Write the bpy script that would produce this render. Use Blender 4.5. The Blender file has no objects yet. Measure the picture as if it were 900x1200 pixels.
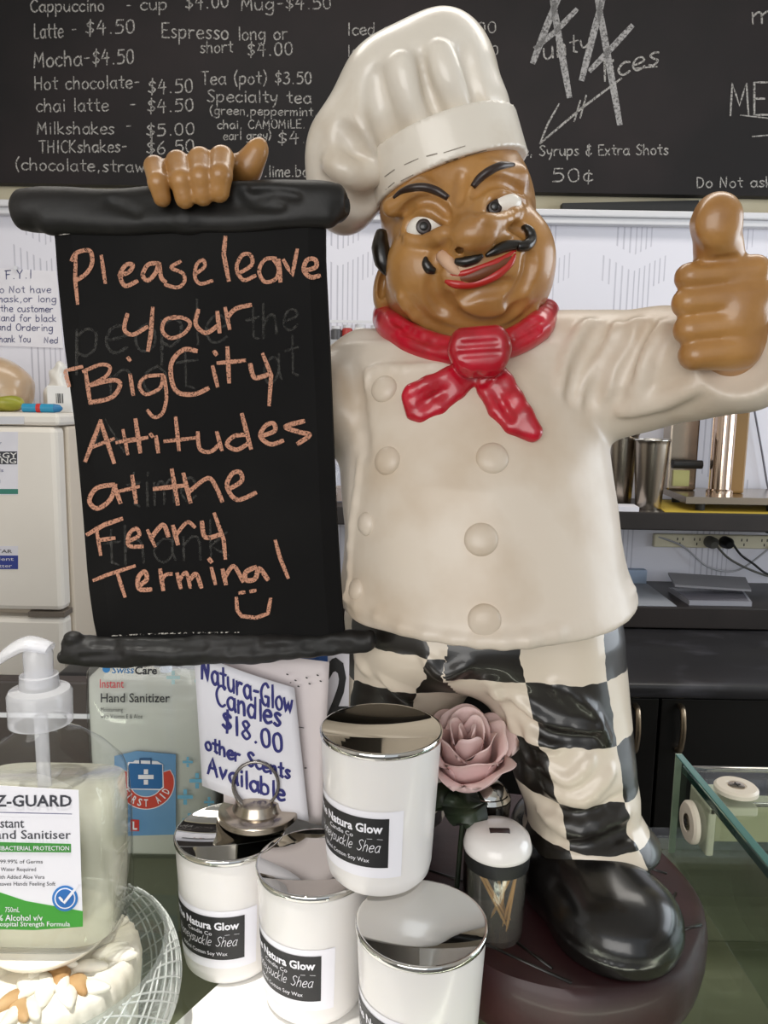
import bpy, bmesh, math, random
import numpy as np
from mathutils import Vector, Matrix
random.seed(5)
SC = bpy.context.scene
COL = SC.collection
rad = math.radians

# ------------------------------------------------------------------ camera
PITCH, ROLL, FPX = rad(8.0), rad(1.0), 900.0
CAM = np.array([0.0, 0.0, 1.5])
F_ = np.array([0, math.cos(PITCH), -math.sin(PITCH)])
U0 = np.array([0, math.sin(PITCH), math.cos(PITCH)])
R0 = np.array([1.0, 0, 0])
R_ = R0*math.cos(ROLL) + U0*math.sin(ROLL)
U_ = -R0*math.sin(ROLL) + U0*math.cos(ROLL)
cd = bpy.data.cameras.new('camera')
cam = bpy.data.objects.new('camera', cd)
COL.objects.link(cam)
cd.sensor_fit = 'VERTICAL'; cd.sensor_height = 36.0; cd.lens = 27.0
cd.clip_start = 0.01
cam.matrix_world = Matrix(((R_[0], U_[0], -F_[0], CAM[0]), (R_[1], U_[1], -F_[1], CAM[1]), (R_[2], U_[2], -F_[2], CAM[2]), (0, 0, 0, 1)))
SC.camera = cam

# ------------------------------------------------------------------ light
vs = SC.view_settings
vs.view_transform = 'Standard'; vs.look = 'None'; vs.gamma = 1.0; vs.use_curve_mapping = False
vs.exposure = -0.10
w = bpy.data.worlds.new('world'); SC.world = w; w.use_nodes = True
w.node_tree.nodes['Background'].inputs[0].default_value = (0.86, 0.93, 1.0, 1)
w.node_tree.nodes['Background'].inputs[1].default_value = 0.75

def area(name, loc, target, sx, sy, power, col=(1, 1, 1)):
    l = bpy.data.lights.new(name, 'AREA'); l.shape = 'RECTANGLE'; l.size = sx; l.size_y = sy
    l.energy = power; l.color = col
    o = bpy.data.objects.new(name, l); COL.objects.link(o); o.location = loc
    o.rotation_euler = (Vector(target) - Vector(loc)).to_track_quat('-Z', 'Y').to_euler()
    return o
area('shopfront_daylight', (-0.9, -2.6, 1.9), (0, 0.8, 1.3), 2.6, 1.8, 62, (1.0, 0.97, 0.93))
area('side_window_daylight', (2.45, 0.95, 1.75), (0, 0.8, 1.45), 1.7, 1.3, 30, (0.86, 0.93, 1.0))
area('ceiling_panel_light', (0.2, 1.35, 2.93), (0.2, 1.35, 0), 2.4, 0.5, 20, (1.0, 0.95, 0.88))
sp = bpy.data.lights.new('counter_downlight', 'SPOT'); sp.energy = 150; sp.spot_size = rad(15); sp.spot_blend = 0.6
sp.shadow_soft_size = 0.02; sp.color = (1, 0.98, 0.93)
spo = bpy.data.objects.new('counter_downlight', sp); COL.objects.link(spo); spo.location = (-0.30, 0.20, 2.9)
spo.rotation_euler = (Vector((-0.20, 0.39, 1.08)) - Vector(spo.location)).to_track_quat('-Z', 'Y').to_euler()

# ------------------------------------------------------------------ helpers
def ray(px, py):
    return F_ + R_*((px-450.0)/FPX) - U_*((py-600.0)/FPX)
def P(px, py, Y):
    """point at depth Y that the photograph shows at (px, py)"""
    d = ray(px, py); return CAM + d*(Y/d[1])
def G(px, py, z):
    d = ray(px, py); return CAM + d*((z-CAM[2])/d[2])
def lin(c):
    if isinstance(c, str):
        c = [int(c[i:i+2], 16)/255 for i in (0, 2, 4)]
    return tuple(x/12.92 if x <= 0.04045 else ((x+0.055)/1.055)**2.4 for x in c[:3]) + (1.0,)

def mat(name, col, rough=0.5, metal=0.0, col2=None, nscale=20.0, spec=0.5, coat=0.0, trans=0.0, bump=0.0, bscale=60.0, emit=None, sss=0.0, lo=0.4, hi=0.62, detail=4.0, alpha=None, stretch=None):
    m = bpy.data.materials.new(name); m.use_nodes = True
    nt = m.node_tree; b = nt.nodes['Principled BSDF']; N = nt.nodes.new; L = nt.links.new
    b.inputs['Base Color'].default_value = lin(col)
    b.inputs['Roughness'].default_value = rough; b.inputs['Metallic'].default_value = metal
    b.inputs['Specular IOR Level'].default_value = spec
    b.inputs['Coat Weight'].default_value = coat; b.inputs['Coat Roughness'].default_value = 0.12
    b.inputs['Transmission Weight'].default_value = trans
    if sss:
        b.inputs['Subsurface Weight'].default_value = sss; b.inputs['Subsurface Radius'].default_value = (.02, .018, .014); b.inputs['Subsurface Scale'].default_value = 0.5
    if emit:
        b.inputs['Emission Color'].default_value = lin(emit[0]); b.inputs['Emission Strength'].default_value = emit[1]
    if alpha is not None: b.inputs['Alpha'].default_value = alpha
    if col2 is not None or bump:
        tc = N('ShaderNodeTexCoord'); src = tc.outputs['Object']
        if stretch:
            mp = N('ShaderNodeMapping'); mp.inputs['Scale'].default_value = stretch
            L(src, mp.inputs['Vector']); src = mp.outputs['Vector']
    if col2 is not None:
        n = N('ShaderNodeTexNoise'); n.inputs['Scale'].default_value = nscale; n.inputs['Detail'].default_value = detail
        L(src, n.inputs['Vector'])
        r = N('ShaderNodeValToRGB'); r.color_ramp.elements[0].position = lo; r.color_ramp.elements[1].position = hi
        r.color_ramp.elements[0].color = lin(col); r.color_ramp.elements[1].color = lin(col2)
        L(n.outputs['Fac'], r.inputs['Fac']); L(r.outputs['Color'], b.inputs['Base Color'])
    if bump:
        n2 = N('ShaderNodeTexNoise'); n2.inputs['Scale'].default_value = bscale; n2.inputs['Detail'].default_value = 3
        L(src, n2.inputs['Vector'])
        bp = N('ShaderNodeBump'); bp.inputs['Strength'].default_value = bump; bp.inputs['Distance'].default_value = 0.004
        L(n2.outputs['Fac'], bp.inputs['Height']); L(bp.outputs['Normal'], b.inputs['Normal'])
    return m

def glassy(name, tint=(1, 1, 1), rough=0.03, ior=1.45, milk=0.0, milkcol='e8e4da', boost=1.0):
    """thin clear wall: fresnel mix of see-through and gloss, with an optional milky share"""
    m = bpy.data.materials.new(name); m.use_nodes = True
    nt = m.node_tree; nt.nodes.clear(); N = nt.nodes.new; L = nt.links.new
    out = N('ShaderNodeOutputMaterial'); mix = N('ShaderNodeMixShader')
    t = N('ShaderNodeBsdfTransparent'); t.inputs[0].default_value = (*tint, 1)
    g = N('ShaderNodeBsdfGlossy'); g.inputs['Roughness'].default_value = rough
    f0 = ((ior-1)/(ior+1))**2*boost
    lw = N('ShaderNodeLayerWeight'); lw.inputs['Blend'].default_value = 0.5      # Schlick: the same from both faces
    pw = N('ShaderNodeMath'); pw.operation = 'POWER'; pw.inputs[1].default_value = 5.0
    mu = N('ShaderNodeMath'); mu.operation = 'MULTIPLY_ADD'; mu.inputs[1].default_value = 1-f0; mu.inputs[2].default_value = f0; mu.use_clamp = True
    L(lw.outputs['Facing'], pw.inputs[0]); L(pw.outputs[0], mu.inputs[0]); L(mu.outputs[0], mix.inputs[0]); L(g.outputs[0], mix.inputs[2])
    if milk:
        d = N('ShaderNodeBsdfDiffuse'); d.inputs[0].default_value = lin(milkcol)
        m2 = N('ShaderNodeMixShader'); m2.inputs[0].default_value = milk
        L(t.outputs[0], m2.inputs[1]); L(d.outputs[0], m2.inputs[2]); L(m2.outputs[0], mix.inputs[1])
    else:
        L(t.outputs[0], mix.inputs[1])
    L(mix.outputs[0], out.inputs[0])
    return m

def chalk(name, col, grain=900.0, cut=0.42, soft=0.12, opacity=1.0):
    """dry chalk: a matt colour broken by grain where the board shows through"""
    m = bpy.data.materials.new(name); m.use_nodes = True
    nt = m.node_tree; nt.nodes.clear(); N = nt.nodes.new; L = nt.links.new
    out = N('ShaderNodeOutputMaterial'); mix = N('ShaderNodeMixShader')
    t = N('ShaderNodeBsdfTransparent'); d = N('ShaderNodeBsdfDiffuse'); d.inputs[0].default_value = lin(col)
    tc = N('ShaderNodeTexCoord'); n = N('ShaderNodeTexNoise'); n.inputs['Scale'].default_value = grain; n.inputs['Detail'].default_value = 2
    mr = N('ShaderNodeMapRange'); mr.inputs[1].default_value = cut-soft; mr.inputs[2].default_value = cut+soft; mr.inputs[4].default_value = opacity
    L(tc.outputs['Object'], n.inputs['Vector']); L(n.outputs['Fac'], mr.inputs[0]); L(mr.outputs[0], mix.inputs[0])
    L(t.outputs[0], mix.inputs[1]); L(d.outputs[0], mix.inputs[2]); L(mix.outputs[0], out.inputs[0])
    return m

def link_mesh(name, me, m=None, parent=None, smooth=False):
    o = bpy.data.objects.new(name, me); COL.objects.link(o)
    if m is not None: me.materials.append(m)
    if smooth: me.polygons.foreach_set('use_smooth', [True]*len(me.polygons))
    if parent is not None:
        o.parent = parent
        p = parent
        off = Vector((0, 0, 0))
        while p is not None:
            off += p.location; p = p.parent
        o.location = o.location - off     # parts are modelled in world coordinates
    return o
def tag(o, label, cat, group=None):
    o['label'] = label; o['category'] = cat
    if group: o['group'] = group
    return o
def struct(o):
    o['kind'] = 'structure'; return o
def thing(name, loc, label, cat, group=None):
    o = bpy.data.objects.new(name, None); COL.objects.link(o); o.location = loc
    o.empty_display_size = 0.03
    return tag(o, label, cat, group)

class MB:
    """collects shapes, then links them as ONE mesh object"""
    def __init__(s): s.bm = bmesh.new()
    def box(s, lo, hi, bev=0.0, rz=0.0, seg=2):
        t = bmesh.new(); bmesh.ops.create_cube(t, size=1)
        c = [(a+b)/2 for a, b in zip(lo, hi)]; d = [abs(b-a) for a, b in zip(lo, hi)]
        for v in t.verts: v.co = Vector((v.co.x*d[0], v.co.y*d[1], v.co.z*d[2]))
        if bev: bmesh.ops.bevel(t, geom=t.edges[:], offset=bev, segments=seg, affect='EDGES', profile=0.5)
        if rz: bmesh.ops.rotate(t, verts=t.verts, cent=(0, 0, 0), matrix=Matrix.Rotation(rz, 3, 'Z'))
        bmesh.ops.translate(t, verts=t.verts, vec=c)
        return s._add(t)
    def _add(s, t):
        me = bpy.data.meshes.new('tmp'); t.to_mesh(me); t.free(); s.bm.from_mesh(me); bpy.data.meshes.remove(me); return s
    def lathe(s, cx, cy, prof, n=48, M=None):
        rings = []
        for r, z in prof:
            if r <= 1e-6: rings.append([s.bm.verts.new((0, 0, z))])
            else: rings.append([s.bm.verts.new((r*math.cos(2*math.pi*i/n), r*math.sin(2*math.pi*i/n), z)) for i in range(n)])
        for a, b in zip(rings, rings[1:]):
            for i in range(n):
                j = (i+1) % n
                if len(a) == 1 and len(b) == 1: continue
                if len(a) == 1: s.bm.faces.new((a[0], b[j], b[i]))
                elif len(b) == 1: s.bm.faces.new((a[i], a[j], b[0]))
                else: s.bm.faces.new((a[i], a[j], b[j], b[i]))
        vs = [v for r in rings for v in r]
        if M is not None: bmesh.ops.transform(s.bm, matrix=M, verts=vs)
        bmesh.ops.translate(s.bm, verts=vs, vec=(cx, cy, 0))
        return s
    def tube(s, pts, r, n=10, closed=False, sm=0, flat=None):
        pts = [Vector(p) for p in pts]
        rs = list(r) if hasattr(r, '__len__') else [r]*len(pts)
        if sm: pts, rs = crom(pts, rs, sm, closed)
        rings = []; L = len(pts); up = None
        for i, p in enumerate(pts):
            a = pts[(i-1) % L] if closed else pts[max(i-1, 0)]
            b = pts[(i+1) % L] if closed else pts[min(i+1, L-1)]
            t = (b-a).normalized()
            if up is None:
                up = Vector((0, 0, 1)) if abs(t.z) < 0.9 else Vector((0, 1, 0))
                if flat is not None: up = Vector(flat)
            x = t.cross(up).normalized(); y = x.cross(t).normalized(); up = y
            if flat is not None: up = Vector(flat)
            rings.append([s.bm.verts.new(p + (x*math.cos(2*math.pi*k/n) + y*math.sin(2*math.pi*k/n)*(0.45 if flat is not None else 1))*rs[i]) for k in range(n)])
        for i in range(L if closed else L-1):
            a, b = rings[i], rings[(i+1) % L]
            for k in range(n):
                s.bm.faces.new((a[k], a[(k+1) % n], b[(k+1) % n], b[k]))
        if not closed:
            s.bm.faces.new(rings[0][::-1]); s.bm.faces.new(rings[-1])
        return s
    def quad(s, a, b, c, d):
        s.bm.faces.new([s.bm.verts.new(tuple(p)) for p in (a, b, c, d)]); return s
    def poly_prism(s, pts, axis, t):
        """closed outline (3-D points) pushed along vector axis by t"""
        ax = Vector(axis)*t
        a = [s.bm.verts.new(tuple(p)) for p in pts]; b = [s.bm.verts.new(tuple(Vector(p)+ax)) for p in pts]
        s.bm.faces.new(a); s.bm.faces.new(b[::-1]); n = len(pts)
        for i in range(n): s.bm.faces.new((a[i], b[i], b[(i+1) % n], a[(i+1) % n]))
        return s
    def build(s, name, m, parent=None, smooth=False, auto=None):
        bmesh.ops.recalc_face_normals(s.bm, faces=s.bm.faces[:])
        me = bpy.data.meshes.new(name); s.bm.to_mesh(me); s.bm.free()
        o = link_mesh(name, me, m, parent, smooth or auto is not None)
        if auto is not None:
            me.set_sharp_from_angle(angle=rad(auto))
        return o

def crom(pts, rs, n, closed=False):
    """Catmull-Rom resample"""
    out, ro = [], []; L = len(pts)
    if L < 3 and not closed:
        return list(pts), list(rs)
    rng = range(L if closed else L-1)
    for i in rng:
        if closed: p0, p1, p2, p3 = (pts[(i+k) % L] for k in (-1, 0, 1, 2)); r1, r2 = rs[i], rs[(i+1) % L]
        else: p0, p1, p2, p3 = pts[max(i-1, 0)], pts[i], pts[i+1], pts[min(i+2, L-1)]; r1, r2 = rs[i], rs[i+1]
        for k in range(n):
            t = k/n; t2 = t*t; t3 = t2*t
            out.append((p1*2 + (p2-p0)*t + (p0*2-p1*5+p2*4-p3)*t2 + (p1*3-p0-p2*3+p3)*t3)*0.5)
            ro.append(r1+(r2-r1)*t)
    if not closed: out.append(pts[-1]); ro.append(rs[-1])
    return out, ro

# ------------------------------------------------------------------ handwriting (single-stroke letters)
GL = {
'a': (6, '*5,5 3,6 1,5 0,3 1,.7 3,0 5,2|5.2,6 5.1,2 6,0'), 'b': (6, '0,10 .2,0|*0,4 2,6 4.6,5 4.8,1.5 2,0 .2,1'), 'c': (5, '*5,5.2 3,6 1,5 0,3 1,.8 3,0 5,1'),
'd': (6, '*5,5 2,6 0,3 1.5,0 4,.6 5,3|5.2,10 5,0'), 'e': (5.5, '*.2,3 5,3.6 4,5.8 1.5,5.6 0,3 1.2,.5 3,0 5.3,1'), 'f': (4.5, '*4.6,9 3.4,10 2,8.6 1.8,0|0,5.6 4,5.8'),
'g': (6, '*5,5 2.2,6 0,3 2,.3 5,2.2|*5.2,6 5,-2 3,-4 0,-3'), 'h': (6, '0,10 .2,0|*.2,3.5 2.4,6 4.4,5 5,0'), 'i': (2, '1,6 1.2,0|1,8.2 1.1,8.9'),
'j': (3.5, '*2.4,6 2.4,-2.6 .2,-4|2.4,8.2 2.4,8.8'), 'k': (5.5, '0,10 .2,0|4.4,6 .2,2.8 5,0'), 'l': (2, '1,10 1.2,0'),
'm': (8, '0,6 .2,0|*.2,4 2,6 3.4,5 3.6,0|*3.6,4 5.6,6 7,5 7.2,0'), 'n': (5.5, '0,6 .2,0|*.2,4 2.4,6 4.2,5 4.6,0'), 'o': (5.5, '*3,6 1,5 0,3 1,.5 3,0 4.8,1.4 4.8,4.2 3,6'),
'p': (6, '0,6 0,-4|*0,4.4 2.4,6 4.8,5 4.6,1.6 2.4,0 0,1'), 'q': (6, '*5,5 2,6 0,3 2,0 5,2|5,6 5,-4'), 'r': (4.5, '0,6 .3,0|*.2,3.6 1.8,5.6 4.2,5.6'),
's': (4.5, '*4.2,5.4 2,6 .6,4.9 2.2,3.1 4,1.6 2.2,0 0,.8'), 't': (4.5, '2,9.4 2.2,1|0,6.2 4.4,6.4|2.2,1 4,.2'), 'u': (6, '*0,6 .3,2 2,0 4,.9 5,3|5,6 5.3,0'),
'v': (5, '0,6 2,0 4.4,6'), 'w': (7, '0,6 1.6,0 3.2,5 4.8,0 6.6,6'), 'x': (5, '0,6 4.4,0|4.4,6 0,0'), 'y': (5.5, '*0,6 .8,2.6 2.4,1.8 4.4,3.4|*5,6.4 4,0 2,-4'), 'z': (5, '0,6 4.4,6 0,0 4.6,0'),
'A': (7, '0,0 3,10 6.4,0|.8,3.6 5.8,4'), 'B': (6.5, '.4,10 .6,0|*.4,10 4,9.6 4.6,7.2 1,5.4|*1,5.4 5.4,4.6 5.4,1 .6,0'), 'C': (6.5, '*6,8.6 4,10 1.4,8.4 0,5 1.4,1.2 4,0 6.2,1.4'),
'D': (6.5, '0,10 .2,0|*0,10 4,9 5.6,5 4,1 .2,0'), 'E': (5.5, '5,10 0,10 0,0 5.2,0|0,5.2 4,5.2'), 'F': (5.5, '5.4,10 0,9.6|1,9.8 1.2,0|1,5 4.4,5.4'), 'G': (7, '*6,8.6 4,10 1.4,8.4 0,5 1.4,1 4,0 6.2,2|6.2,0 6.2,4.2 3.6,4.2'),
'H': (6.5, '0,10 .2,0|5.4,10 5.4,0|0,5 5.4,5.2'), 'I': (3, '1.5,10 1.5,0'), 'K': (6, '0,10 0,0|5,10 0,4.6 5.2,0'), 'L': (5.5, '.4,10 .4,0 5,.2'), 'M': (8, '0,0 .8,10 3.6,3 6.4,10 7.2,0'),
'N': (7, '0,0 .3,10 5.2,0 5.6,10'), 'O': (7, '*3.4,10 1,8.4 0,5 1,1.4 3.4,0 5.8,1.6 6.4,5 5.6,8.6 3.4,10'), 'P': (6, '.6,9 0,-1.6|*-.2,8 1.6,10 5,9.4 5,6 .4,4'), 'S': (6, '*5.4,8.8 3,10 .6,8.2 2.6,5.4 5.2,3 3.2,0 0,1.2'),
'T': (6.5, '0,9.8 6,10|3,10 3.2,0'), 'Y': (6, '0,10 2.8,5 5.4,10|2.8,5 2.8,0'), 'R': (6, '0,10 0,0|*0,10 4.4,9 4,6 .2,5|.6,5 5.4,0'), 'W': (9, '0,10 2,0 4,8 6,0 8.4,10'), 'U': (6.5, '*0,10 .3,2.6 2.8,0 5.4,2.6 5.6,10'),
'0': (5.5, '*2.6,9 .6,7.6 0,4.4 1,.8 2.8,0 4.6,1.6 4.8,5 4.2,8 2.6,9'), '1': (3, '1.4,9 1.6,0'), '2': (5.5, '*0,7 1.6,9 4,8.6 4.2,6 0,0|0,0 5,.2'), '3': (5.5, '*.4,8.4 3,9 4.4,7 2,5|*2,5 5,4 4.4,1 2.2,0 0,1'),
'4': (6, '2.6,9.4 0,3.8 5.4,4.2|4,7.4 3.8,-.4'), '5': (5.5, '4.8,9 .8,9 .4,5.4|*.4,5.4 3.4,5.8 5,3.4 3.6,.4 0,.2'), '6': (5.5, '*4,9 1.2,6 0,2.6 1.6,0 4.2,.6 4.6,3 2.8,4.6 .4,3.2'), '8': (5.5, '*4.4,7.6 2.6,9 .6,7.4 2.4,5 4.8,2.4 2.6,0 .2,2 2.6,5 4.4,7.6'),
'7': (5, '0,9 4.6,9 1.6,0'), '9': (5.5, '*4.4,7 2.2,9 .2,6.8 2,4.6 4.4,6.4|4.6,8 4.2,0'), '$': (5.5, '*4.8,7.4 2.6,8.6 .6,7 2.6,4.8 4.8,3 2.6,1 0,2|2.8,10.4 2.4,-1'), '.': (3, '1.2,.4 1.5,.2'), '·': (3, '1.2,3.6 1.5,3.4'),
',': (3, '1.4,.8 .8,-1.4'), '-': (5, '.6,4.4 4,4.6'), '(': (3.4, '*2.8,11 .8,7 .8,3 2.6,-1.6'), ')': (3.4, '*.2,11 2.2,7 2.2,3 .2,-1.6'), '&': (6, '*5,8.6 2,9.4 2,6 4,5.6|*3,5.6 .4,4 1,.6 3.4,.2 5.6,2|3.4,10.6 3,-1.2'), ' ': (4, ''), '?': (5, '*0,8 2,10 4.4,8.6 2.4,5.4 2.2,3|2.2,.6 2.3,.2'),
"'": (2, '1,10 .8,8'), '¢': (5, '*4,5.2 2.4,6 .4,4.6 .4,1.6 2.4,.4 4.4,1.4|2.6,8 2.2,-1.4'),
}
def strokes(text):
    x = 0; out = []
    for ch in text:
        wd, sp_ = GL.get(ch, GL[' '])
        for st in sp_.split('|'):
            if not st: continue
            cur = st[0] == '*'; st = st.lstrip('*')
            pts = [Vector((x+float(a), float(b), 0)) for a, b in (q.split(',') for q in st.split())]
            if cur: pts, _ = crom(pts, [1]*len(pts), 4)
            out.append(pts)
        x += wd + 1.6
    return out, max(x-1.6, 1)
def write(lines, wobble=0.25):
    """lines of (text, x0, y0, x1, y1, cap height, pen width) in a flat plane, y down -> ribbons (list of vertex rows)"""
    rng = random.Random(11); res = []
    for text, x0, y0, x1, y1, h, pw in lines:
        sts, W = strokes(text)
        ax, ay = (x1-x0)/W, (y1-y0)/W
        for pts in sts:
            dx, dy = rng.uniform(-wobble, wobble), rng.uniform(-wobble, wobble)
            q = [((x0+(p.x+dx)*ax), (y0+p.x*ay-(p.y+dy)*h/10.0)) for p in pts]
            res.append((q, pw*rng.uniform(0.88, 1.12)))
    return res
def ribbons(name, strokes2d, fn, m, parent, sub=2):
    """flat ribbons along the strokes, carried into space by fn(x, y)"""
    V, Fc = [], []
    for q, pw in strokes2d:
        pts = []
        for a, b in zip(q, q[1:]):
            for k in range(sub): pts.append((a[0]+(b[0]-a[0])*k/sub, a[1]+(b[1]-a[1])*k/sub))
        pts.append(q[-1])
        n = len(pts); base = len(V)
        for i, p in enumerate(pts):
            a = pts[max(i-1, 0)]; b = pts[min(i+1, n-1)]
            tx, ty = b[0]-a[0], b[1]-a[1]; l = math.hypot(tx, ty) or 1
            tx, ty = tx/l, ty/l
            ex = -pw*0.35 if i == 0 else (pw*0.35 if i == n-1 else 0)
            hw = pw*0.5*(0.8 if i in (0, n-1) else 1)
            V.append(tuple(fn(p[0]+tx*ex-ty*hw, p[1]+ty*ex+tx*hw))); V.append(tuple(fn(p[0]+tx*ex+ty*hw, p[1]+ty*ex-tx*hw)))
        for i in range(n-1):
            k = base+2*i; Fc.append((k, k+1, k+3, k+2))
    me = bpy.data.meshes.new(name); me.from_pydata(V, [], Fc)
    return link_mesh(name, me, m, parent)
def type_text(name, lines, fn, m, parent, cut=None):
    """printed type: built-in font, lines of (text, x, y, height, width or None, weight, shear), carried by fn"""
    V, Fc = [], []
    for text, x, y, h, wdt, wgt, shear in lines:
        c = bpy.data.curves.new('t', 'FONT'); c.body = text; c.size = 1.0; c.offset = wgt; c.shear = shear; c.resolution_u = 2
        o = bpy.data.objects.new('t', c)
        me = bpy.data.meshes.new_from_object(o)
        bm = bmesh.new(); bm.from_mesh(me); bmesh.ops.triangulate(bm, faces=bm.faces[:])
        if not bm.verts:
            bm.free(); continue
        xs = [v.co.x for v in bm.verts]; x0, x1 = min(xs), max(xs)
        sy = h/0.69; sx = sy if wdt is None else wdt/(x1-x0)
        if fn.__name__ != 'flat':
            bmesh.ops.subdivide_edges(bm, edges=[e for e in bm.edges if e.calc_length() > 0.25], cuts=2)
        base = len(V); bm.verts.index_update()
        for v in bm.verts: V.append(tuple(fn(x+(v.co.x-x0)*sx, y-v.co.y*sy)))
        for f in bm.faces: Fc.append(tuple(base+v.index for v in f.verts))
        bm.free(); bpy.data.objects.remove(o); bpy.data.curves.remove(c); bpy.data.meshes.remove(me)
    me = bpy.data.meshes.new(name); me.from_pydata(V, [], Fc)
    return link_mesh(name, me, m, parent)

# ------------------------------------------------------------------ sculpting in a distance field
class Sculpt:
    def __init__(s, lo, hi, h):
        s.lo = np.array(lo, float); s.h = h
        n = np.ceil((np.array(hi)-s.lo)/h).astype(int)+1
        s.ax = [s.lo[i]+h*np.arange(n[i]) for i in range(3)]
        s.D = np.full(n, 0.05, np.float32)
    def _sl(s, lo, hi):
        return tuple(slice(max(int((lo[i]-s.lo[i])/s.h), 0), max(min(int((hi[i]-s.lo[i])/s.h)+2, s.D.shape[i]), 0)) for i in range(3))
    def add(s, fn, lo, hi, k=0.004, op='u'):
        m = 0.012+k
        sl = s._sl(np.array(lo)-m, np.array(hi)+m)
        if any(q.stop <= q.start for q in sl): return s
        X, Y, Z = np.meshgrid(s.ax[0][sl[0]], s.ax[1][sl[1]], s.ax[2][sl[2]], indexing='ij')
        d = fn(X, Y, Z); a = s.D[sl]
        if op == 'u':
            if k > 0:
                t = np.clip(0.5+0.5*(d-a)/k, 0, 1); s.D[sl] = d*(1-t)+a*t-k*t*(1-t)
            else: s.D[sl] = np.minimum(a, d)
        elif op == 'c':
            d = -d
            if k > 0:
                t = np.clip(0.5-0.5*(d-a)/k, 0, 1); s.D[sl] = d*(1-t)+a*t+k*t*(1-t)
            else: s.D[sl] = np.maximum(a, d)
        return s
    def ell(s, c, r, R=None, k=0.004, op='u'):
        c = np.array(c, float); r = np.array(r, float)
        def fn(X, Y, Z):
            x, y, z = X-c[0], Y-c[1], Z-c[2]
            if R is not None:
                x, y, z = (R[0][i]*x+R[1][i]*y+R[2][i]*z for i in range(3))
            k0 = np.sqrt((x/r[0])**2+(y/r[1])**2+(z/r[2])**2); k1 = np.sqrt((x/r[0]**2)**2+(y/r[1]**2)**2+(z/r[2]**2)**2)+1e-9
            return k0*(k0-1)/k1
        b = max(r) if R is not None else r
        return s.add(fn, c-b, c+b, k, op)
    def cone(s, a, b, ra, rb, k=0.004, op='u'):
        a = np.array(a, float); b = np.array(b, float); ba = b-a; L2 = max(ba.dot(ba), 1e-12)
        def fn(X, Y, Z):
            x, y, z = X-a[0], Y-a[1], Z-a[2]
            t = np.clip((x*ba[0]+y*ba[1]+z*ba[2])/L2, 0, 1)
            return np.sqrt((x-t*ba[0])**2+(y-t*ba[1])**2+(z-t*ba[2])**2)-(ra+(rb-ra)*t)
        r = max(ra, rb)
        return s.add(fn, np.minimum(a, b)-r, np.maximum(a, b)+r, k, op)
    def chain(s, pts, r, k=0.004, op='u', sm=0):
        pts = [Vector(p) for p in pts]; rs = list(r) if hasattr(r, '__len__') else [r]*len(pts)
        if sm: pts, rs = crom(pts, rs, sm)
        for i in range(len(pts)-1): s.cone(pts[i], pts[i+1], rs[i], rs[i+1], k, op)
        return s
    def loft(s, rows, k=0.0, op='u'):
        """stack of ellipses: rows of (z, cx, cy, rx, ry), z rising"""
        A = np.array(sorted(rows), float); z0, z1 = A[0, 0], A[-1, 0]
        def fn(X, Y, Z):
            zc = np.clip(Z, z0, z1)
            cx, cy, rx, ry = (np.interp(zc, A[:, 0], A[:, i]) for i in range(1, 5))
            x, y = X-cx, Y-cy
            k0 = np.sqrt((x/rx)**2+(y/ry)**2); k1 = np.sqrt((x/rx**2)**2+(y/ry**2)**2)+1e-9
            d = np.where(k0 < 0.25, -np.minimum(rx, ry)*(1-k0), k0*(k0-1)/k1)
            return np.maximum(d, np.maximum(z0-Z, Z-z1))
        r = (A[:, 3:5]).max(); c = A[:, 1:3]
        return s.add(fn, (c[:, 0].min()-r, c[:, 1].min()-r, z0), (c[:, 0].max()+r, c[:, 1].max()+r, z1), k, op)
    def noise(s, amp, freq, seed=0):
        rg = np.random.RandomState(seed)
        X, Y, Z = np.meshgrid(*s.ax, indexing='ij')
        for _ in range(5):
            v = rg.randn(3)*freq; s.D += (amp/2.2*np.sin(X*v[0]+Y*v[1]+Z*v[2]+rg.rand()*6.3)).astype(np.float32)
        return s
    def hit(s, px, py, back=0.0):
        """first surface point along the sight line through (px, py)"""
        d = ray(px, py)
        ts = np.arange(s.ax[1][0]/d[1], s.ax[1][-1]/d[1], 0.0004)
        pts = CAM+ts[:, None]*d
        g = (pts-s.lo)/s.h
        n = np.array(s.D.shape)
        ok = np.all((g >= 0) & (g < n-1.001), axis=1)
        g = g[ok]; pts = pts[ok]
        if not len(g): return None
        i = g.astype(int); f = g-i; v = 0
        for a in (0, 1):
            for b in (0, 1):
                for c in (0, 1):
                    wt = (f[:, 0] if a else 1-f[:, 0])*(f[:, 1] if b else 1-f[:, 1])*(f[:, 2] if c else 1-f[:, 2])
                    v = v+wt*s.D[i[:, 0]+a, i[:, 1]+b, i[:, 2]+c]
        w_ = np.where(v < 0)[0]
        if not len(w_): return None
        p = pts[w_[0]]
        return p - d/np.linalg.norm(d)*back
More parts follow.
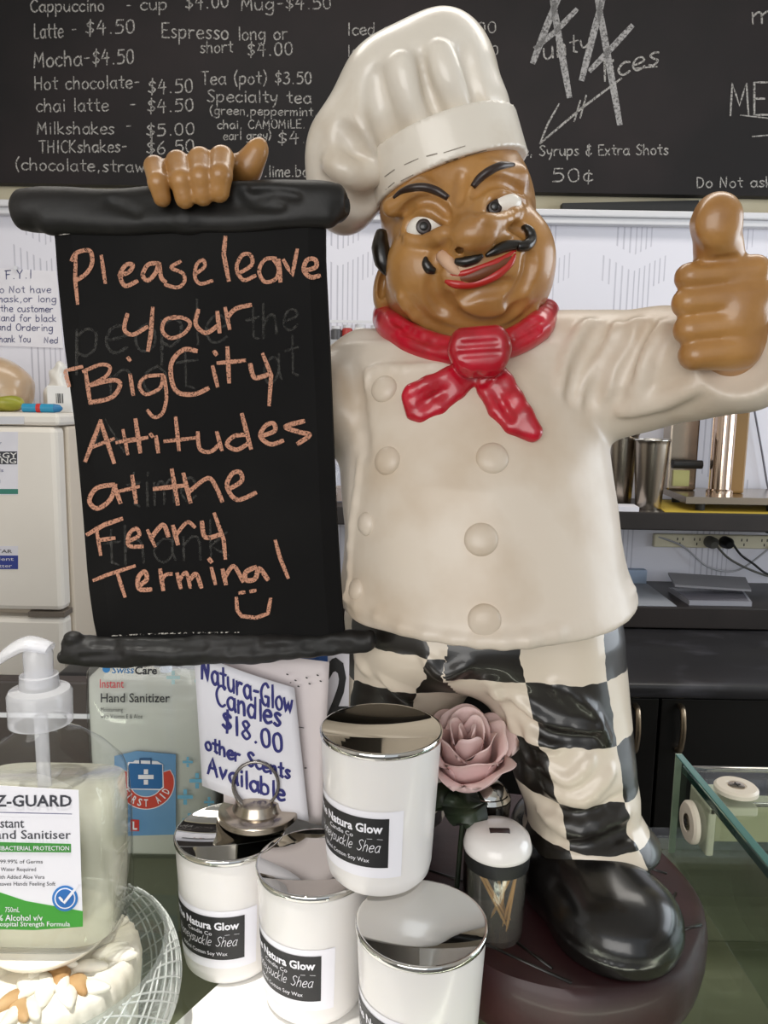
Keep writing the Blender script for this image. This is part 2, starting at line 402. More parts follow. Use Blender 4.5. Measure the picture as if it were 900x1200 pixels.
    def mesh(s, name, m, parent=None, smooth_it=1):
        D = s.D; inside = D < 0
        n = np.array(D.shape)
        cn = sum(inside[a:n[0]-1+a, b:n[1]-1+b, c:n[2]-1+c].astype(np.int8) for a in (0, 1) for b in (0, 1) for c in (0, 1))
        act = (cn > 0) & (cn < 8)
        idx = -np.ones(act.shape, np.int64); cells = np.argwhere(act); idx[act] = np.arange(len(cells))
        acc = np.zeros((len(cells), 3)); cnt = np.zeros(len(cells))
        I = cells
        for ax in range(3):
            o1, o2 = [q for q in range(3) if q != ax]
            for u in (0, 1):
                for v in (0, 1):
                    off = np.zeros(3, int); off[o1] = u; off[o2] = v
                    p = I+off; e = p.copy(); e[:, ax] += 1
                    d0 = D[p[:, 0], p[:, 1], p[:, 2]]; d1 = D[e[:, 0], e[:, 1], e[:, 2]]
                    cr = (d0 < 0) != (d1 < 0)
                    t = np.where(cr, d0/np.where(cr, d0-d1, 1), 0)
                    q = off[None, :].astype(float).repeat(len(I), 0); q[:, ax] += t
                    acc[cr] += q[cr]; cnt[cr] += 1
        V = s.lo+(I+acc/np.maximum(cnt, 1)[:, None])*s.h
        Q = []
        for ax in range(3):
            o1, o2 = (ax+1) % 3, (ax+2) % 3
            sl0 = [slice(None)]*3; sl1 = [slice(None)]*3; sl0[ax] = slice(0, -1); sl1[ax] = slice(1, None)
            a, b = inside[tuple(sl0)], inside[tuple(sl1)]
            e = np.argwhere(a != b)
            e = e[(e[:, o1] > 0) & (e[:, o2] > 0) & (e[:, o1] < n[o1]-1) & (e[:, o2] < n[o2]-1)]
            fl = a[e[:, 0], e[:, 1], e[:, 2]]
            def cell(d1, d2):
                c = e.copy(); c[:, o1] -= d1; c[:, o2] -= d2
                return idx[c[:, 0], c[:, 1], c[:, 2]]
            q = np.stack([cell(1, 1), cell(0, 1), cell(0, 0), cell(1, 0)], 1)
            q[~fl] = q[~fl][:, ::-1]
            Q.append(q)
        Q = np.concatenate(Q)
        Q = Q[(Q >= 0).all(1)]
        lab = np.arange(len(V))                      # keep the main body, drop stray crumbs
        while True:
            mn = lab[Q].min(1); old = lab.copy()
            for k in range(4): np.minimum.at(lab, Q[:, k], mn)
            lab = lab[lab]
            if (lab == old).all(): break
        ids, ct = np.unique(lab, return_counts=True)
        if len(ids) > 1:
            keep = np.isin(lab, ids[ct > .04*ct.max()]); ren = np.cumsum(keep)-1
            Q = ren[Q[keep[Q[:, 0]]]]; V = V[keep]
        for _ in range(smooth_it):
            S = np.zeros_like(V); c = np.zeros(len(V))
            for k in range(4):
                np.add.at(S, Q[:, k], V[Q[:, (k+1) % 4]]); np.add.at(c, Q[:, k], 1)
            V = V*0.5+0.5*S/np.maximum(c, 1)[:, None]
        me = bpy.data.meshes.new(name)
        me.vertices.add(len(V)); me.vertices.foreach_set('co', V.ravel())
        me.loops.add(len(Q)*4); me.loops.foreach_set('vertex_index', Q.ravel().astype(np.int32))
        me.polygons.add(len(Q)); me.polygons.foreach_set('loop_start', np.arange(0, len(Q)*4, 4, dtype=np.int32))
        me.update(calc_edges=True); me.validate()
        o = link_mesh(name, me, m, parent, True)
        s.V = V
        return o
CZ = 1.076                 # height of the counter glass
# ------------------------------------------------------------------ the room
def box(name, lo, hi, m, parent=None, bev=0.0, rz=0.0):
    return MB().box(lo, hi, bev, rz).build(name, m, parent)
M_cream = mat('cream_wall_paint', 'd6ccb0', 0.7, col2='cdc2a4', nscale=4)
M_side = mat('pale_wall_paint', 'd9d4cc', 0.8, col2='d0cac0', nscale=4)
M_ceil = mat('ceiling_white', 'dedbd5', 0.85, col2='d4d1ca', nscale=3)
M_floor = mat('floor_vinyl', '5b5650', 0.45, col2='4c4843', nscale=6)
def panel_mat():
    """white pressed wall sheet: bunches of fine upright grooves that start under small chevrons"""
    m = bpy.data.materials.new('pressed_white_sheet'); m.use_nodes = True
    nt = m.node_tree; b = nt.nodes['Principled BSDF']; N = nt.nodes.new; L = nt.links.new
    def mth(op, a, b_=None, c=None):
        n = N('ShaderNodeMath'); n.operation = op
        for i, q in enumerate((a, b_, c)):
            if q is None: continue
            if isinstance(q, (int, float)): n.inputs[i].default_value = q
            else: L(q, n.inputs[i])
        return n.outputs[0]
    b.inputs['Roughness'].default_value = 0.5
    tc = N('ShaderNodeTexCoord'); sx = N('ShaderNodeSeparateXYZ'); L(tc.outputs['Object'], sx.inputs[0])
    x, z = sx.outputs[0], sx.outputs[2]
    cell = mth('FRACT', mth('MULTIPLY', x, 3.55))                    # one bunch of grooves each 0.28 m
    dist = mth('ABSOLUTE', mth('SUBTRACT', cell, 0.5))
    fine = mth('PINGPONG', mth('ADD', mth('MULTIPLY', x, 62.0), mth('MULTIPLY', dist, 2.2)), 0.5)
    groove = mth('LESS_THAN', fine, 0.13)
    zz = mth('FRACT', mth('ADD', mth('MULTIPLY', z, 1.55), mth('MULTIPLY', dist, -0.22)))
    bunch = mth('LESS_THAN', dist, mth('ADD', 0.20, mth('MULTIPLY', mth('GREATER_THAN', zz, 0.82), 0.16)))
    gap = mth('LESS_THAN', zz, 0.93)
    fac = mth('MULTIPLY', mth('MULTIPLY', groove, bunch), gap)
    nz = N('ShaderNodeTexNoise'); nz.inputs['Scale'].default_value = 9; L(tc.outputs['Object'], nz.inputs['Vector'])
    fac2 = mth('MULTIPLY', fac, mth('ADD', 0.25, mth('MULTIPLY', nz.outputs['Fac'], 0.7)))
    mx = N('ShaderNodeMix'); mx.data_type = 'RGBA'; mx.inputs[6].default_value = lin('dcdbe4'); mx.inputs[7].default_value = lin('a9a7b4')
    L(fac2, mx.inputs[0]); L(mx.outputs[2], b.inputs['Base Color'])
    bp = N('ShaderNodeBump'); bp.inputs['Strength'].default_value = 0.5; bp.inputs['Distance'].default_value = 0.003; bp.invert = True
    L(fac, bp.inputs['Height']); L(bp.outputs['Normal'], b.inputs['Normal'])
    return m
M_panel = panel_mat()
M_blackb = mat('menu_board_black', '1a1819', 0.6, col2='272122', nscale=3, lo=0.4, hi=0.75, spec=.2)
M_wchalk = chalk('white_chalk', 'b0ada9', 240, 0.40, 0.2, 0.8)
M_wchalk_soft = chalk('white_chalk_soft', 'b3b1b0', 160, 0.38, 0.25, 0.72)
M_alu = mat('white_aluminium', 'd2d2d6', 0.35)
M_steel = mat('brushed_steel', 'b8ad9f', 0.24, metal=1.0)
M_chrome = mat('chrome', 'd5d2cc', 0.07, metal=1.0)
M_dkshelf = mat('dark_shelf', '221d1b', 0.4, col2='2c2624', nscale=5)
M_cab = mat('black_cabinet', '131211', 0.38)
M_top = mat('black_marble_laminate', '2b2a2c', 0.32, col2='55545a', nscale=7, lo=0.55, hi=0.85, detail=9, stretch=(1, 1.5, 2.5))
M_fr = mat('fridge_white', 'ece6dc', 0.35, col2='e6dfd4', nscale=3)
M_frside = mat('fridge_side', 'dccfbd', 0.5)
M_paper = mat('paper_white', 'e6e4ea', 0.7, col2='dddbe2', nscale=8)
M_ink = mat('blue_ink', '25266e', 0.6)
M_greyink = mat('grey_blue_ink', '4a4d78', 0.6)
M_black = mat('matte_black', '131313', 0.5)
M_white = mat('white_plastic', 'e4e2df', 0.35)
M_yel = mat('yellow_paper', 'c9ad3f', 0.6)
M_green = mat('print_green', '4c9a3a', 0.5)
M_blue = mat('print_blue', '2a3a8c', 0.5)
M_redp = mat('print_red', 'c5302c', 0.5)

struct(box('floor', (-2.6, -4, -.05), (2.6, 2.4, 0), M_floor))
struct(box('ceiling', (-2.6, -1.6, 3.0), (2.6, 2.4, 3.05), M_ceil))
struct(box('wall_back', (-2.6, 2.30, 0), (2.6, 2.40, 3.0), M_cream))
struct(box('wall_left', (-2.65, -4, 0), (-2.55, 2.30, 3.0), M_side))
mb = MB(); mb.box((2.5, -4, 0), (2.6, 2.30, 1.0)); mb.box((2.5, -4, 2.5), (2.6, 2.30, 3.0)); mb.box((2.5, 1.9, 1.0), (2.6, 2.30, 2.5)); mb.box((2.5, -4, 1.0), (2.6, 0.0, 2.5))
struct(mb.build('wall_right', M_side))
zr = float(P(700, 264, 2.27)[2]); zrt = float(P(700, 248, 2.27)[2])
struct(box('wall_panelling', (-2.55, 2.288, .85), (2.5, 2.2999, zr+.01), M_panel))
mb = MB(); mb.box((-2.5, 2.255, zr), (2.45, 2.2875, zr+.018), .003); mb.box((-2.5, 2.245, zr+.018), (2.45, 2.2875, zrt), .004)
struct(mb.build('trim_1', M_alu))
# menu board along the wall above the rail
zb = float(P(450, 222, 2.25)[2])
menu = thing('menu_board', (0, 2.25, zb), 'wide black menu board with white chalk drink prices on back wall', 'menu board')
box('board_panel', (-1.55, 2.25, zb), (1.75, 2.285, zb+.78), M_blackb, menu)
mfn = lambda x, y: P(x, y, 2.2485)
ML = [('Cappuccino', 36, 14, 122, 13, 14, 1.7), ('-', 148, 12, 154, 12, 12, 1.6), ('cup', 165, 12, 196, 11, 14, 1.7), ('$4.00', 218, 11, 268, 8, 17, 1.7), ('Mug-$4.50', 283, 12, 388, 10, 15, 1.7),
      ('Latte', 40, 45, 74, 44, 17, 1.8), ('-', 84, 40, 90, 40, 12, 1.5), ('$4.50', 101, 41, 158, 38, 17, 1.8), ('Espresso', 190, 44, 268, 46, 17, 1.8), ('long or', 279, 47, 337, 46, 15, 1.7), ('short', 235, 62, 273, 61, 14, 1.6), ('$4.00', 290, 66, 343, 64, 16, 1.7),
      ('Mocha-$4.50', 40, 79, 157, 74, 18, 1.8), ('Tea (pot) $3.50', 236, 99, 365, 98, 15, 1.7), ('Hot chocolate-', 41, 105, 164, 103, 15, 1.7), ('$4.50', 174, 110, 226, 108, 17, 1.7), ('Specialty tea', 243, 119, 365, 121, 14, 1.7),
      ('(green,peppermint,', 246, 134, 372, 136, 10, 1.4), ('chai latte', 43, 131, 127, 130, 15, 1.7), ('-', 152, 128, 160, 128, 12, 1.5), ('$4.50', 173, 132, 227, 130, 16, 1.7), ('chai, CAMOMiLE.', 255, 151, 358, 150, 10, 1.4), ('earl grey)', 262, 164, 318, 163, 10, 1.4), ('$4.00', 326, 169, 386, 166, 15, 1.5),
      ('Milkshakes', 44, 157, 134, 157, 14, 1.7), ('-', 148, 153, 154, 153, 12, 1.5), ('$5.00', 172, 160, 228, 157, 15, 1.7), ('THICKshakes-', 46, 179, 149, 178, 14, 1.7), ('$6.50', 172, 181, 228, 178, 16, 1.7), ('(chocolate,strawberry', 18, 199, 220, 203, 14, 1.6), ('.lime.banana)', 310, 207, 400, 207, 13, 1.6),
      ('Iced coffee', 407, 41, 500, 40, 14, 1.6), ('$6.00', 527, 40, 582, 38, 14, 1.5), ('Iced choc', 407, 66, 480, 66, 13, 1.6), ('5.00', 548, 66, 584, 64, 12, 1.4), ('5.00', 548, 84, 580, 82, 11, 1.3), ('.50', 556, 100, 580, 98, 11, 1.3), ('6.00', 570, 141, 604, 140, 11, 1.3), ('5.00', 566, 156, 595, 155, 10, 1.2), ('.00', 572, 172, 594, 170, 10, 1.2),
      ('Coffee, Syrups & Extra Shots', 574, 183, 783, 181, 12, 1.6), ('50¢', 648, 213, 696, 213, 17, 1.6), ('unty', 637, 70, 692, 58, 22, 2.2), ('lices', 706, 96, 772, 74, 24, 2.4), ('m', 882, 28, 906, 26, 22, 2.2), ('MENU', 856, 135, 950, 135, 38, 2.6), ('Do Not ask', 817, 220, 905, 219, 12, 1.5)]
st = write(ML, 0.15)
st += [([(868, 135), (905, 139)], 1.6), ([(882, 160), (905, 158)], 1.6), ([(633, 168), (642, 145), (655, 122)], 2.2), ([(633, 168), (680, 128), (728, 92)], 2.6), ([(673, 142), (680, 118)], 2.2), ([(680, 138), (687, 112)], 2.2), ([(178, 152), (178, 185)], 1.3), ([(745, 80), (770, 78)], 1.8)]
ribbons('chalk_writing', st, mfn, M_wchalk, menu)
ribbons('chalk_initials', [([(625, 72), (640, 32), (655, -4)], 8), ([(647, -4), (656, 50), (667, 112)], 8), ([(628, 56), (652, 36), (675, 12)], 6.5), ([(682, 92), (694, 45), (706, 0)], 8), ([(700, -2), (713, 70), (726, 144)], 8), ([(692, 82), (718, 55), (740, 31)], 7)], lambda x, y: P(x, y, 2.2480), M_wchalk_soft, menu)
# black strip under the board
mb = MB(); a, b_, c, d = P(659, 246.5, 2.27), P(659, 238, 2.27), P(819, 234.5, 2.27), P(820, 248, 2.27)
mb.poly_prism([a, b_, c, d], (0, 1, 0), .028)
tag(mb.build('wall_bar', M_black), 'thin black bar fixed to the cream wall under the menu board', 'bar')
# notice on the wall at the left
no = thing('wall_notice', tuple(P(20, 360, 2.28)), 'handwritten white FYI notice pinned to the white wall', 'notice')
mb = MB(); mb.poly_prism([P(-40, 312, 2.284), P(66, 318, 2.284), P(74, 408, 2.284), P(-36, 404, 2.284)], (0, 1, 0), .003); mb.build('sheet', M_paper, no)
mb = MB(); mb.tube([P(18, 314, 2.285), P(18, 314, 2.272)], .006, 12); mb.build('pin', M_alu, no)
ribbons('ink_writing', write([('F.Y.I', 6, 327, 38, 326, 10, 1.2), ('If Do Not have', -22, 343, 60, 343, 8, .9), ('a mask,or long', -16, 354, 66, 354, 8, .9), ('at the customer', -14, 365, 62, 366, 8, .9), ('stand for black', -8, 376, 66, 377, 8, .9), ('and Ordering', -4, 387, 62, 388, 8, .9), ('Thank You', -6, 401, 36, 401, 8, .9), ('Ned', 52, 402, 68, 402, 7, .9)], .2), lambda x, y: P(x, y, 2.2832), M_greyink, no)

# fridge
fx = float(P(70, 620, 1.70)[0]); fz = float(P(40, 484, 1.70)[2])
fr = thing('fridge', (fx-.3, 1.98, 0), 'white fridge with freezer on top and energy stickers, left of the chalkboard', 'fridge')
box('cabinet', (fx-.62, 1.755, .03), (fx+.004, 2.24, fz-.03), M_frside, fr, .006)
box('top_cover', (fx-.622, 1.705, fz-.028), (fx+.006, 2.245, fz), M_fr, fr, .008)
zg = float(P(40, 720, 1.70)[2])
d1 = box('freezer_door', (fx-.62, 1.70, zg+.008), (fx, 1.752, fz-.03), M_fr, fr, .012)
d2 = box('fridge_door', (fx-.62, 1.70, .08), (fx, 1.752, zg-.008), M_fr, fr, .012)
for sx in (-.58, -.05):
    for sy in (1.80, 2.2): MB().lathe(fx+sx, sy, [(0, 0), (.02, 0), (.02, .035), (0, .035)], 16).build('foot', M_black, fr)
box('handle_recess', (fx-.62, 1.697, zg-.05), (fx-.16, 1.7005, zg-.02), mat('recess_grey', '8f8574', .6), d2)
box('door_edge_cap', (fx-.08, 1.699, zg-.006), (fx+.003, 1.745, zg+.006), mat('hinge_grey', '6d645a', .5), d1)
ff = lambda x, y: P(x, y, 1.6992)
def sticker(name, x0, y0, x1, y1, m, parent, Y=1.6996): 
    return MB().poly_prism([P(x0, y0, Y), P(x1, y0, Y), P(x1, y1, Y), P(x0, y1, Y)], (0, 1, 0), .0006).build(name, m, parent)
s1 = sticker('energy_sticker', -70, 506, 21, 580, M_paper, d1)
sticker('sticker_band', -66, 529, 20, 544, mat('print_dark', '33343c', .5), s1, 1.6992); sticker('sticker_stripe', -70, 573, 21, 579, mat('print_teal', '2f7d6c', .5), s1, 1.6992)
type_text('sticker_type', [('ENERGY', -28, 536.5, 6, 48, .01, 0), ('RATING', -25, 543, 6, 44, .01, 0)], lambda x, y: P(x, y, 1.6988), M_white, s1)
type_text('small_print', [('energy use per year', -60, 521, 4, 62, 0, 0), ('compare models', -60, 553, 4, 64, 0, 0), ('when tested', -60, 566, 4, 60, 0, 0)], lambda x, y: P(x, y, 1.6988), M_greyink, s1)
s2 = sticker('blue_sticker', -70, 640, 21, 667, M_paper, d1)
sticker('sticker_band', -70, 651, 21, 667, M_blue, s2, 1.6992)
type_text('sticker_type', [('ENERGY STAR', -46, 648, 4, 60, 0, 0)], lambda x, y: P(x, y, 1.6988), M_black, s2)
type_text('sticker_type_white', [('efficient', -20, 657, 4, 36, 0, 0), ('For a Better', -34, 665, 4, 48, 0, 0)], lambda x, y: P(x, y, 1.6988), M_paper, s2)
s3 = MB().poly_prism([P(-70, 488, 1.7035), P(28, 488, 1.7035), P(28, 497, 1.7035), P(-70, 497, 1.7035)], (0, 1, 0), .0012).build('maker_plate', M_alu, fr)
# things on the fridge
S = Sculpt((fx-.60, 1.74, fz-.01), (fx-.02, 2.1, fz+.2), .006)
S.ell((fx-.35, 1.90, fz+.055), (.20, .10, .062), None, 0); S.ell((fx-.235, 1.88, fz+.072), (.11, .08, .055), None, .03); S.ell((fx-.175, 1.87, fz+.03), (.045, .06, .034), None, .02); S.noise(.006, 35, 4)
S.add(lambda X, Y, Z: Z-fz-.0005, (fx-1, 1, fz-.1), (fx+1, 3, fz+1), 0, 'c')
bagm = mat('bread_bag_film', 'b59a7c', .28, col2='d9cfc0', nscale=9, lo=.5, hi=.7, coat=.4)
bg = S.mesh('bread_bag', bagm); tag(bg, 'crumpled clear bag of bread lying on top of the fridge', 'bag')
S = Sculpt((fx-.32, 1.72, fz-.01), (fx+.0, 1.86, fz+.08), .004)
S.ell((fx-.20, 1.78, fz+.02), (.10, .03, .022), None, 0); S.noise(.004, 50, 2); S.add(lambda X, Y, Z: Z-fz-.0005, (fx-1, 1, fz-.1), (fx+1, 3, fz+1), 0, 'c')
tag(S.mesh('green_packet', mat('olive_packet', '8f8f2a', .4, col2='b3a94a', nscale=18)), 'small olive green packet in front of the bread bag on the fridge', 'packet')
mk = thing('marker_pen', (fx-.05, 1.74, fz), 'blue marker pen with a red band on top of the fridge', 'pen')
mb = MB(); mb.tube([(fx-.085, 1.735, fz+.0105), (fx-.015, 1.735, fz+.0105)], .010, 14); mb.build('barrel', mat('pen_blue', '2b8fb5', .4), mk, auto=40)
mb = MB(); mb.tube([(fx-.016, 1.735, fz+.0105), (fx-.004, 1.735, fz+.0105), (fx+.002, 1.735, fz+.0105)], [.010, .008, .003], 14); mb.build('cap', mat('pen_cap_blue', '2370a0', .4), mk, auto=40)
mb = MB(); mb.tube([(fx-.054, 1.735, fz+.0105), (fx-.044, 1.735, fz+.0105)], .0103, 14); mb.build('band', M_redp, mk, auto=40)
bx = thing('small_carton', (fx-.01, 1.85, fz), 'small white carton with a barcode at the fridge edge', 'carton')
box('carton_body', (fx-.060, 1.80, fz), (fx-.002, 1.88, fz+.062), M_white, bx, .002)
mb = MB(); [mb.box((fx-.038+i*.0035, 1.7990, fz+.022), (fx-.038+i*.0035+(.002 if i % 3 else .001), 1.8001, fz+.044)) for i in range(5)]; mb.build('barcode', M_black, bx)
S = Sculpt((fx-.15, 1.89, fz-.01), (fx-.03, 2.03, fz+.15), .004)
S.ell((fx-.098, 1.955, fz+.040), (.030, .035, .060), None, 0); S.ell((fx-.088, 1.95, fz+.085), (.018, .025, .04), None, .02); S.noise(.006, 60, 9); S.add(lambda X, Y, Z: Z-fz-.0005, (fx-1, 1, fz-.1), (fx+1, 3, fz+1), 0, 'c')
tag(S.mesh('plastic_bag', mat('thin_white_film', 'dcd9d2', .3, coat=.4)), 'scrunched white plastic bag behind the carton on the fridge', 'bag')

# right-hand shelves, bench and cupboards
YS = 1.98
def shelf(name, px, ytop, ybot, lab, x0, brackets=True):
    zt, zb_ = float(P(px, ytop, YS)[2]), float(P(px, ybot, YS)[2])
    if not brackets: zb_ = max(zb_, zw+.0006)
    o = thing(name, (.8, 2.1, zb_), lab, 'shelf')
    box('shelf_board', (x0, YS, zb_), (2.3, 2.287, zt), M_dkshelf, o, .003)
    if brackets:
        for x in (x0+.12, 1.15, 1.9): box('bracket', (x, YS+.08, zb_-.05), (x+.012, 2.2865, zb_), M_black, o)
    return zt, zb_
zu, zub = shelf('wall_shelf', 800, 601, 622, 'dark wall shelf that carries the steel cups and coffee machine', -.20)
zw = float(P(800, 801, 1.58)[2])
zl, zlb = shelf('bench_shelf', 820, 712, 737, 'dark low shelf with papers and tablet, standing on the bench at the wall', -.20, False)
bt = MB(); bt.box((fx+.03, 1.575, zw-.036), (2.4, 2.286, zw), .012, seg=3)
tag(bt.build('bench_worktop', M_top, None, auto=40), 'black marbled laminate worktop over the black cupboards', 'worktop')
xg = float(P(773, 850, 1.60)[0])
for k, (x0, x1, hx, lab) in enumerate(((xg-.44, xg, 748, 'black cupboard left of the door gap, behind the checked trouser leg'), (xg+.0, xg+.56, 801, 'black cupboard right of the door gap, behind the glass case'))):
    cu = thing('base_cupboard', ((x0+x1)/2, 1.9, 0), lab, 'cupboard', None)
    box('carcass', (x0+.001, 1.625, 0), (x1-.001, 2.28, zw-.037), M_cab, cu)
    dr = box('door', (x0+.003, 1.605, .1), (x1-.003, 1.6245, zw-.045), M_cab, cu, .002)
    zt_, zb_ = float(P(hx, 832, 1.58)[2]), float(P(hx-4, 884, 1.58)[2]); hxx = float(P(hx, 850, 1.58)[0])
    mb = MB(); mb.tube([(hxx, 1.607, zt_), (hxx, 1.588, zt_-.006), (hxx, 1.578, (zt_+zb_)/2), (hxx, 1.588, zb_+.006), (hxx, 1.607, zb_)], .0062, 12, sm=5)
    mb.build('handle', mat('satin_nickel', 'b09f88', .3, metal=.9), dr, True)
for x0, x1, lab in ((xg-.88, xg-.44, 'black cupboard seen between the legs of the chef statue'),):
    cu = thing('base_cupboard', ((x0+x1)/2, 1.9, 0), lab, 'cupboard')
    box('carcass', (x0+.001, 1.625, 0), (x1-.001, 2.28, zw-.037), M_cab, cu); box('door', (x0+.003, 1.605, .1), (x1-.003, 1.6245, zw-.045), M_cab, cu, .002)

# steel cups
def steel_cup(px, ybase, ytop, wt, wb, Y, lab):
    p = P(px, ybase, Y); c = thing('milkshake_cup', (p[0], Y, zu), lab, 'cup', 'stainless milkshake cups')
    h = float(P(px, ytop, Y)[2])-zu; rt = wt*Y/900/2; rb = wb*Y/900/2
    MB().lathe(p[0], Y, [(0, zu+.001), (rb, zu), (rb+.001, zu+.004), (rt-.001, zu+h-.012), (rt, zu+h-.006), (rt+.002, zu+h), (rt-.001, zu+h), (rt-.003, zu+h-.02), (rb-.003, zu+.005), (0, zu+.005)], 40).build('cup_body', M_steel, c, auto=40)
    MB().lathe(p[0], Y, [(rt+.0015, zu+h-.003), (rt+.0035, zu+h-.001), (rt+.0015, zu+h+.002), (rt-.001, zu+h), (rt+.0015, zu+h-.003)], 40).build('rolled_rim', M_chrome, c, True)
steel_cup(760, 583, 515, 41, 28, 2.05, 'tall stainless milkshake cup in front, beside the yellow paper')
steel_cup(726, 577, 508, 36, 26, 2.12, 'stainless milkshake cup half hidden behind the jacket edge')
def on_shelf_sheet(name, pts, z, m, lab, cat, t=.0015, group=None):
    mb = MB(); mb.poly_prism([(*p, z) for p in pts], (0, 0, 1), t); return tag(mb.build(name, m), lab, cat, group)
ysh = lambda px, Y: float(P(px, 600, Y)[0])
on_shelf_sheet('yellow_sheet', [(ysh(778, 1.99), 1.985), (2.0, 1.985), (2.0, 2.25), (ysh(766, 2.2), 2.25)], zu+.0003, M_yel, 'sheet of yellow paper under the coffee machine', 'paper')
on_shelf_sheet('napkin_stack', [(ysh(690, 2.0), 1.985), (ysh(748, 1.99), 1.985), (ysh(742, 2.05), 2.05), (ysh(700, 2.1), 2.05)], zu+.0003, M_paper, 'small stack of white paper napkins on the shelf by the cups', 'napkins', .012)
# coffee machine
cmx = lambda px, Y=2.05: float(P(px, 560, Y)[0])
cm = thing('coffee_machine', (cmx(850), 2.1, zu), 'chrome coffee machine with wide steel drip tray on the upper shelf', 'coffee machine')
zt0 = zu+.022
mb = MB(); mb.poly_prism([(cmx(776, 2.24), 2.24, zt0), (cmx(806, 2.0), 2.0, zt0), (cmx(806, 2.0)+.5, 2.0, zt0), (cmx(806, 2.0)+.5, 2.24, zt0)], (0, 0, 1), .018)
tr_ = mb.build('drip_tray', M_steel, cm)
for fx_, fy in ((.05, 2.03), (.24, 2.03), (.42, 2.03), (.05, 2.2), (.42, 2.2)):
    MB().lathe(cmx(806, 2.0)+fx_, fy, [(0, zu+.0022), (.012, zu+.0022), (.013, zt0), (0, zt0)], 16).build('foot', M_black, cm)
ztop = float(P(850, 440, 2.1)[2])
MB().lathe(cmx(848), 2.07, [(0, zt0+.018), (.034, zt0+.018), (.034, zt0+.03), (.029, zt0+.034), (.029, ztop), (0, ztop)], 36).build('column', mat('rosy_chrome', 'd8c0ae', .12, metal=1), cm, auto=40)
box('back_panel', (cmx(800), 2.16, zt0+.018), (cmx(836), 2.22, ztop), M_steel, cm, .006)
box('glass_gauge', (cmx(806), 2.152, zt0+.03), (cmx(826), 2.16, zt0+.075), mat('gauge_yellow', 'c9c98a', .2), cm, .002)
box('display_window', (cmx(808), 2.152, ztop-.09), (cmx(822), 2.16, ztop-.035), M_white, cm, .002)
mb = MB(); mb.tube([(cmx(797), 2.11, zt0+.095), (cmx(832), 2.11, zt0+.095)], .012, 14); mb.build('group_handle', M_black, cm, auto=40)
box('top_housing', (cmx(800), 2.02, ztop), (cmx(900), 2.23, ztop+.08), M_chrome, cm, .01)
box('water_tank', (cmx(859), 2.10, zt0+.018), (cmx(884), 2.2, ztop), mat('tank_brown', '8a6a3c', .35), cm, .006)
# lower shelf
on_shelf_sheet('grey_sheet', [(ysh(700, 2.0), 1.985), (ysh(800, 1.99), 1.985), (ysh(770, 2.2), 2.24), (ysh(700, 2.2), 2.24)], zl+.0003, mat('sheet_grey', 'a3a6ad', .6), 'loose grey sheet of paper lying on the lower shelf', 'paper', .002)
on_shelf_sheet('blue_booklet', [(ysh(715, 2.2), 2.25), (ysh(770, 2.2), 2.25), (ysh(770, 2.2), 2.28), (ysh(715, 2.2), 2.28)], zl+.0003, mat('sheet_blue', '9fb0c8', .6), 'pale blue booklet standing at the wall on the lower shelf', 'booklet', .04)
fo = thing('tablet_case', (ysh(840, 2.05), 2.08, zl), 'grey tablet in an open case lying on the lower shelf', 'tablet')
mb = MB(); mb.poly_prism([(ysh(812, 2.02), 2.0, zl+.0005), (ysh(886, 2.02), 2.0, zl+.0005), (ysh(888, 2.1), 2.15, zl+.0005), (ysh(798, 2.1), 2.15, zl+.0005)], (0, 0, 1), .012); mb.build('tablet', mat('tablet_edge', '9a9aa2', .3), fo)
mb = MB(); mb.poly_prism([(ysh(812, 2.02), 2.008, zl+.0127), (ysh(884, 2.02), 2.008, zl+.0127), (ysh(884, 2.1), 2.14, zl+.0127), (ysh(800, 2.1), 2.14, zl+.0127)], (0, 0, 1), .001); mb.build('screen', mat('screen_grey', '6a6870', .15), fo)
mb = MB(); mb.poly_prism([(ysh(792, 2.1), 2.07, zl+.034), (ysh(882, 2.1), 2.07, zl+.024), (ysh(880, 2.2), 2.20, zl+.03), (ysh(788, 2.2), 2.20, zl+.04)], (0, 0, 1), .006); mb.build('cover', mat('cover_grey', '8a888c', .5), fo)
# power strip with plugs
zp = float(P(840, 634, 2.28)[2])
ps = thing('power_strip', (ysh(840, 2.28), 2.28, zp), 'cream power strip on the wall between the two shelves', 'power strip')
box('strip_body', (cmx(770, 2.28), 2.268, zp-.02), (cmx(940, 2.28), 2.2875, zp+.02), mat('cream_plastic', 'd6cfb4', .45), ps, .004)
mb = MB()
for px in (802, 822, 878, 902):
    for dx, dz in ((-.008, .006), (.008, .006), (0, -.008)): x = cmx(px, 2.27); mb.box((x+dx-.0015, 2.2672, zp+dz-.004), (x+dx+.0015, 2.2685, zp+dz+.004))
mb.build('socket_slots', M_black, ps)
for px, m_, lab, pts in ((840, mat('plug_grey', '57564f', .5), 'grey plug in the power strip, left of the black plug', [(840, 640), (855, 655), (880, 668), (905, 676), (930, 678)]), (858, M_black, 'black plug in the power strip with its cable hanging right', [(858, 636), (868, 650), (882, 660), (900, 673), (925, 677)])):
    pg = thing('power_plug', tuple(P(px, 634, 2.26)), lab, 'plug')
    x = cmx(px, 2.25); S = MB(); S.tube([(x, 2.267, zp), (x, 2.24, zp), (x, 2.228, zp-.004)], [.018, .0175, .011], 18); S.build('plug_body', m_, pg, auto=45)
    mb = MB(); mb.tube([P(a, b, 2.235) for a, b in pts], .0034, 8, sm=5); mb.build('cable', m_, pg, True)
mb = MB(); mb.tube([P(768, 628, 2.272), P(800, 640, 2.26), P(830, 664, 2.26), P(865, 668, 2.26), P(905, 640, 2.26)], .003, 8, sm=6)
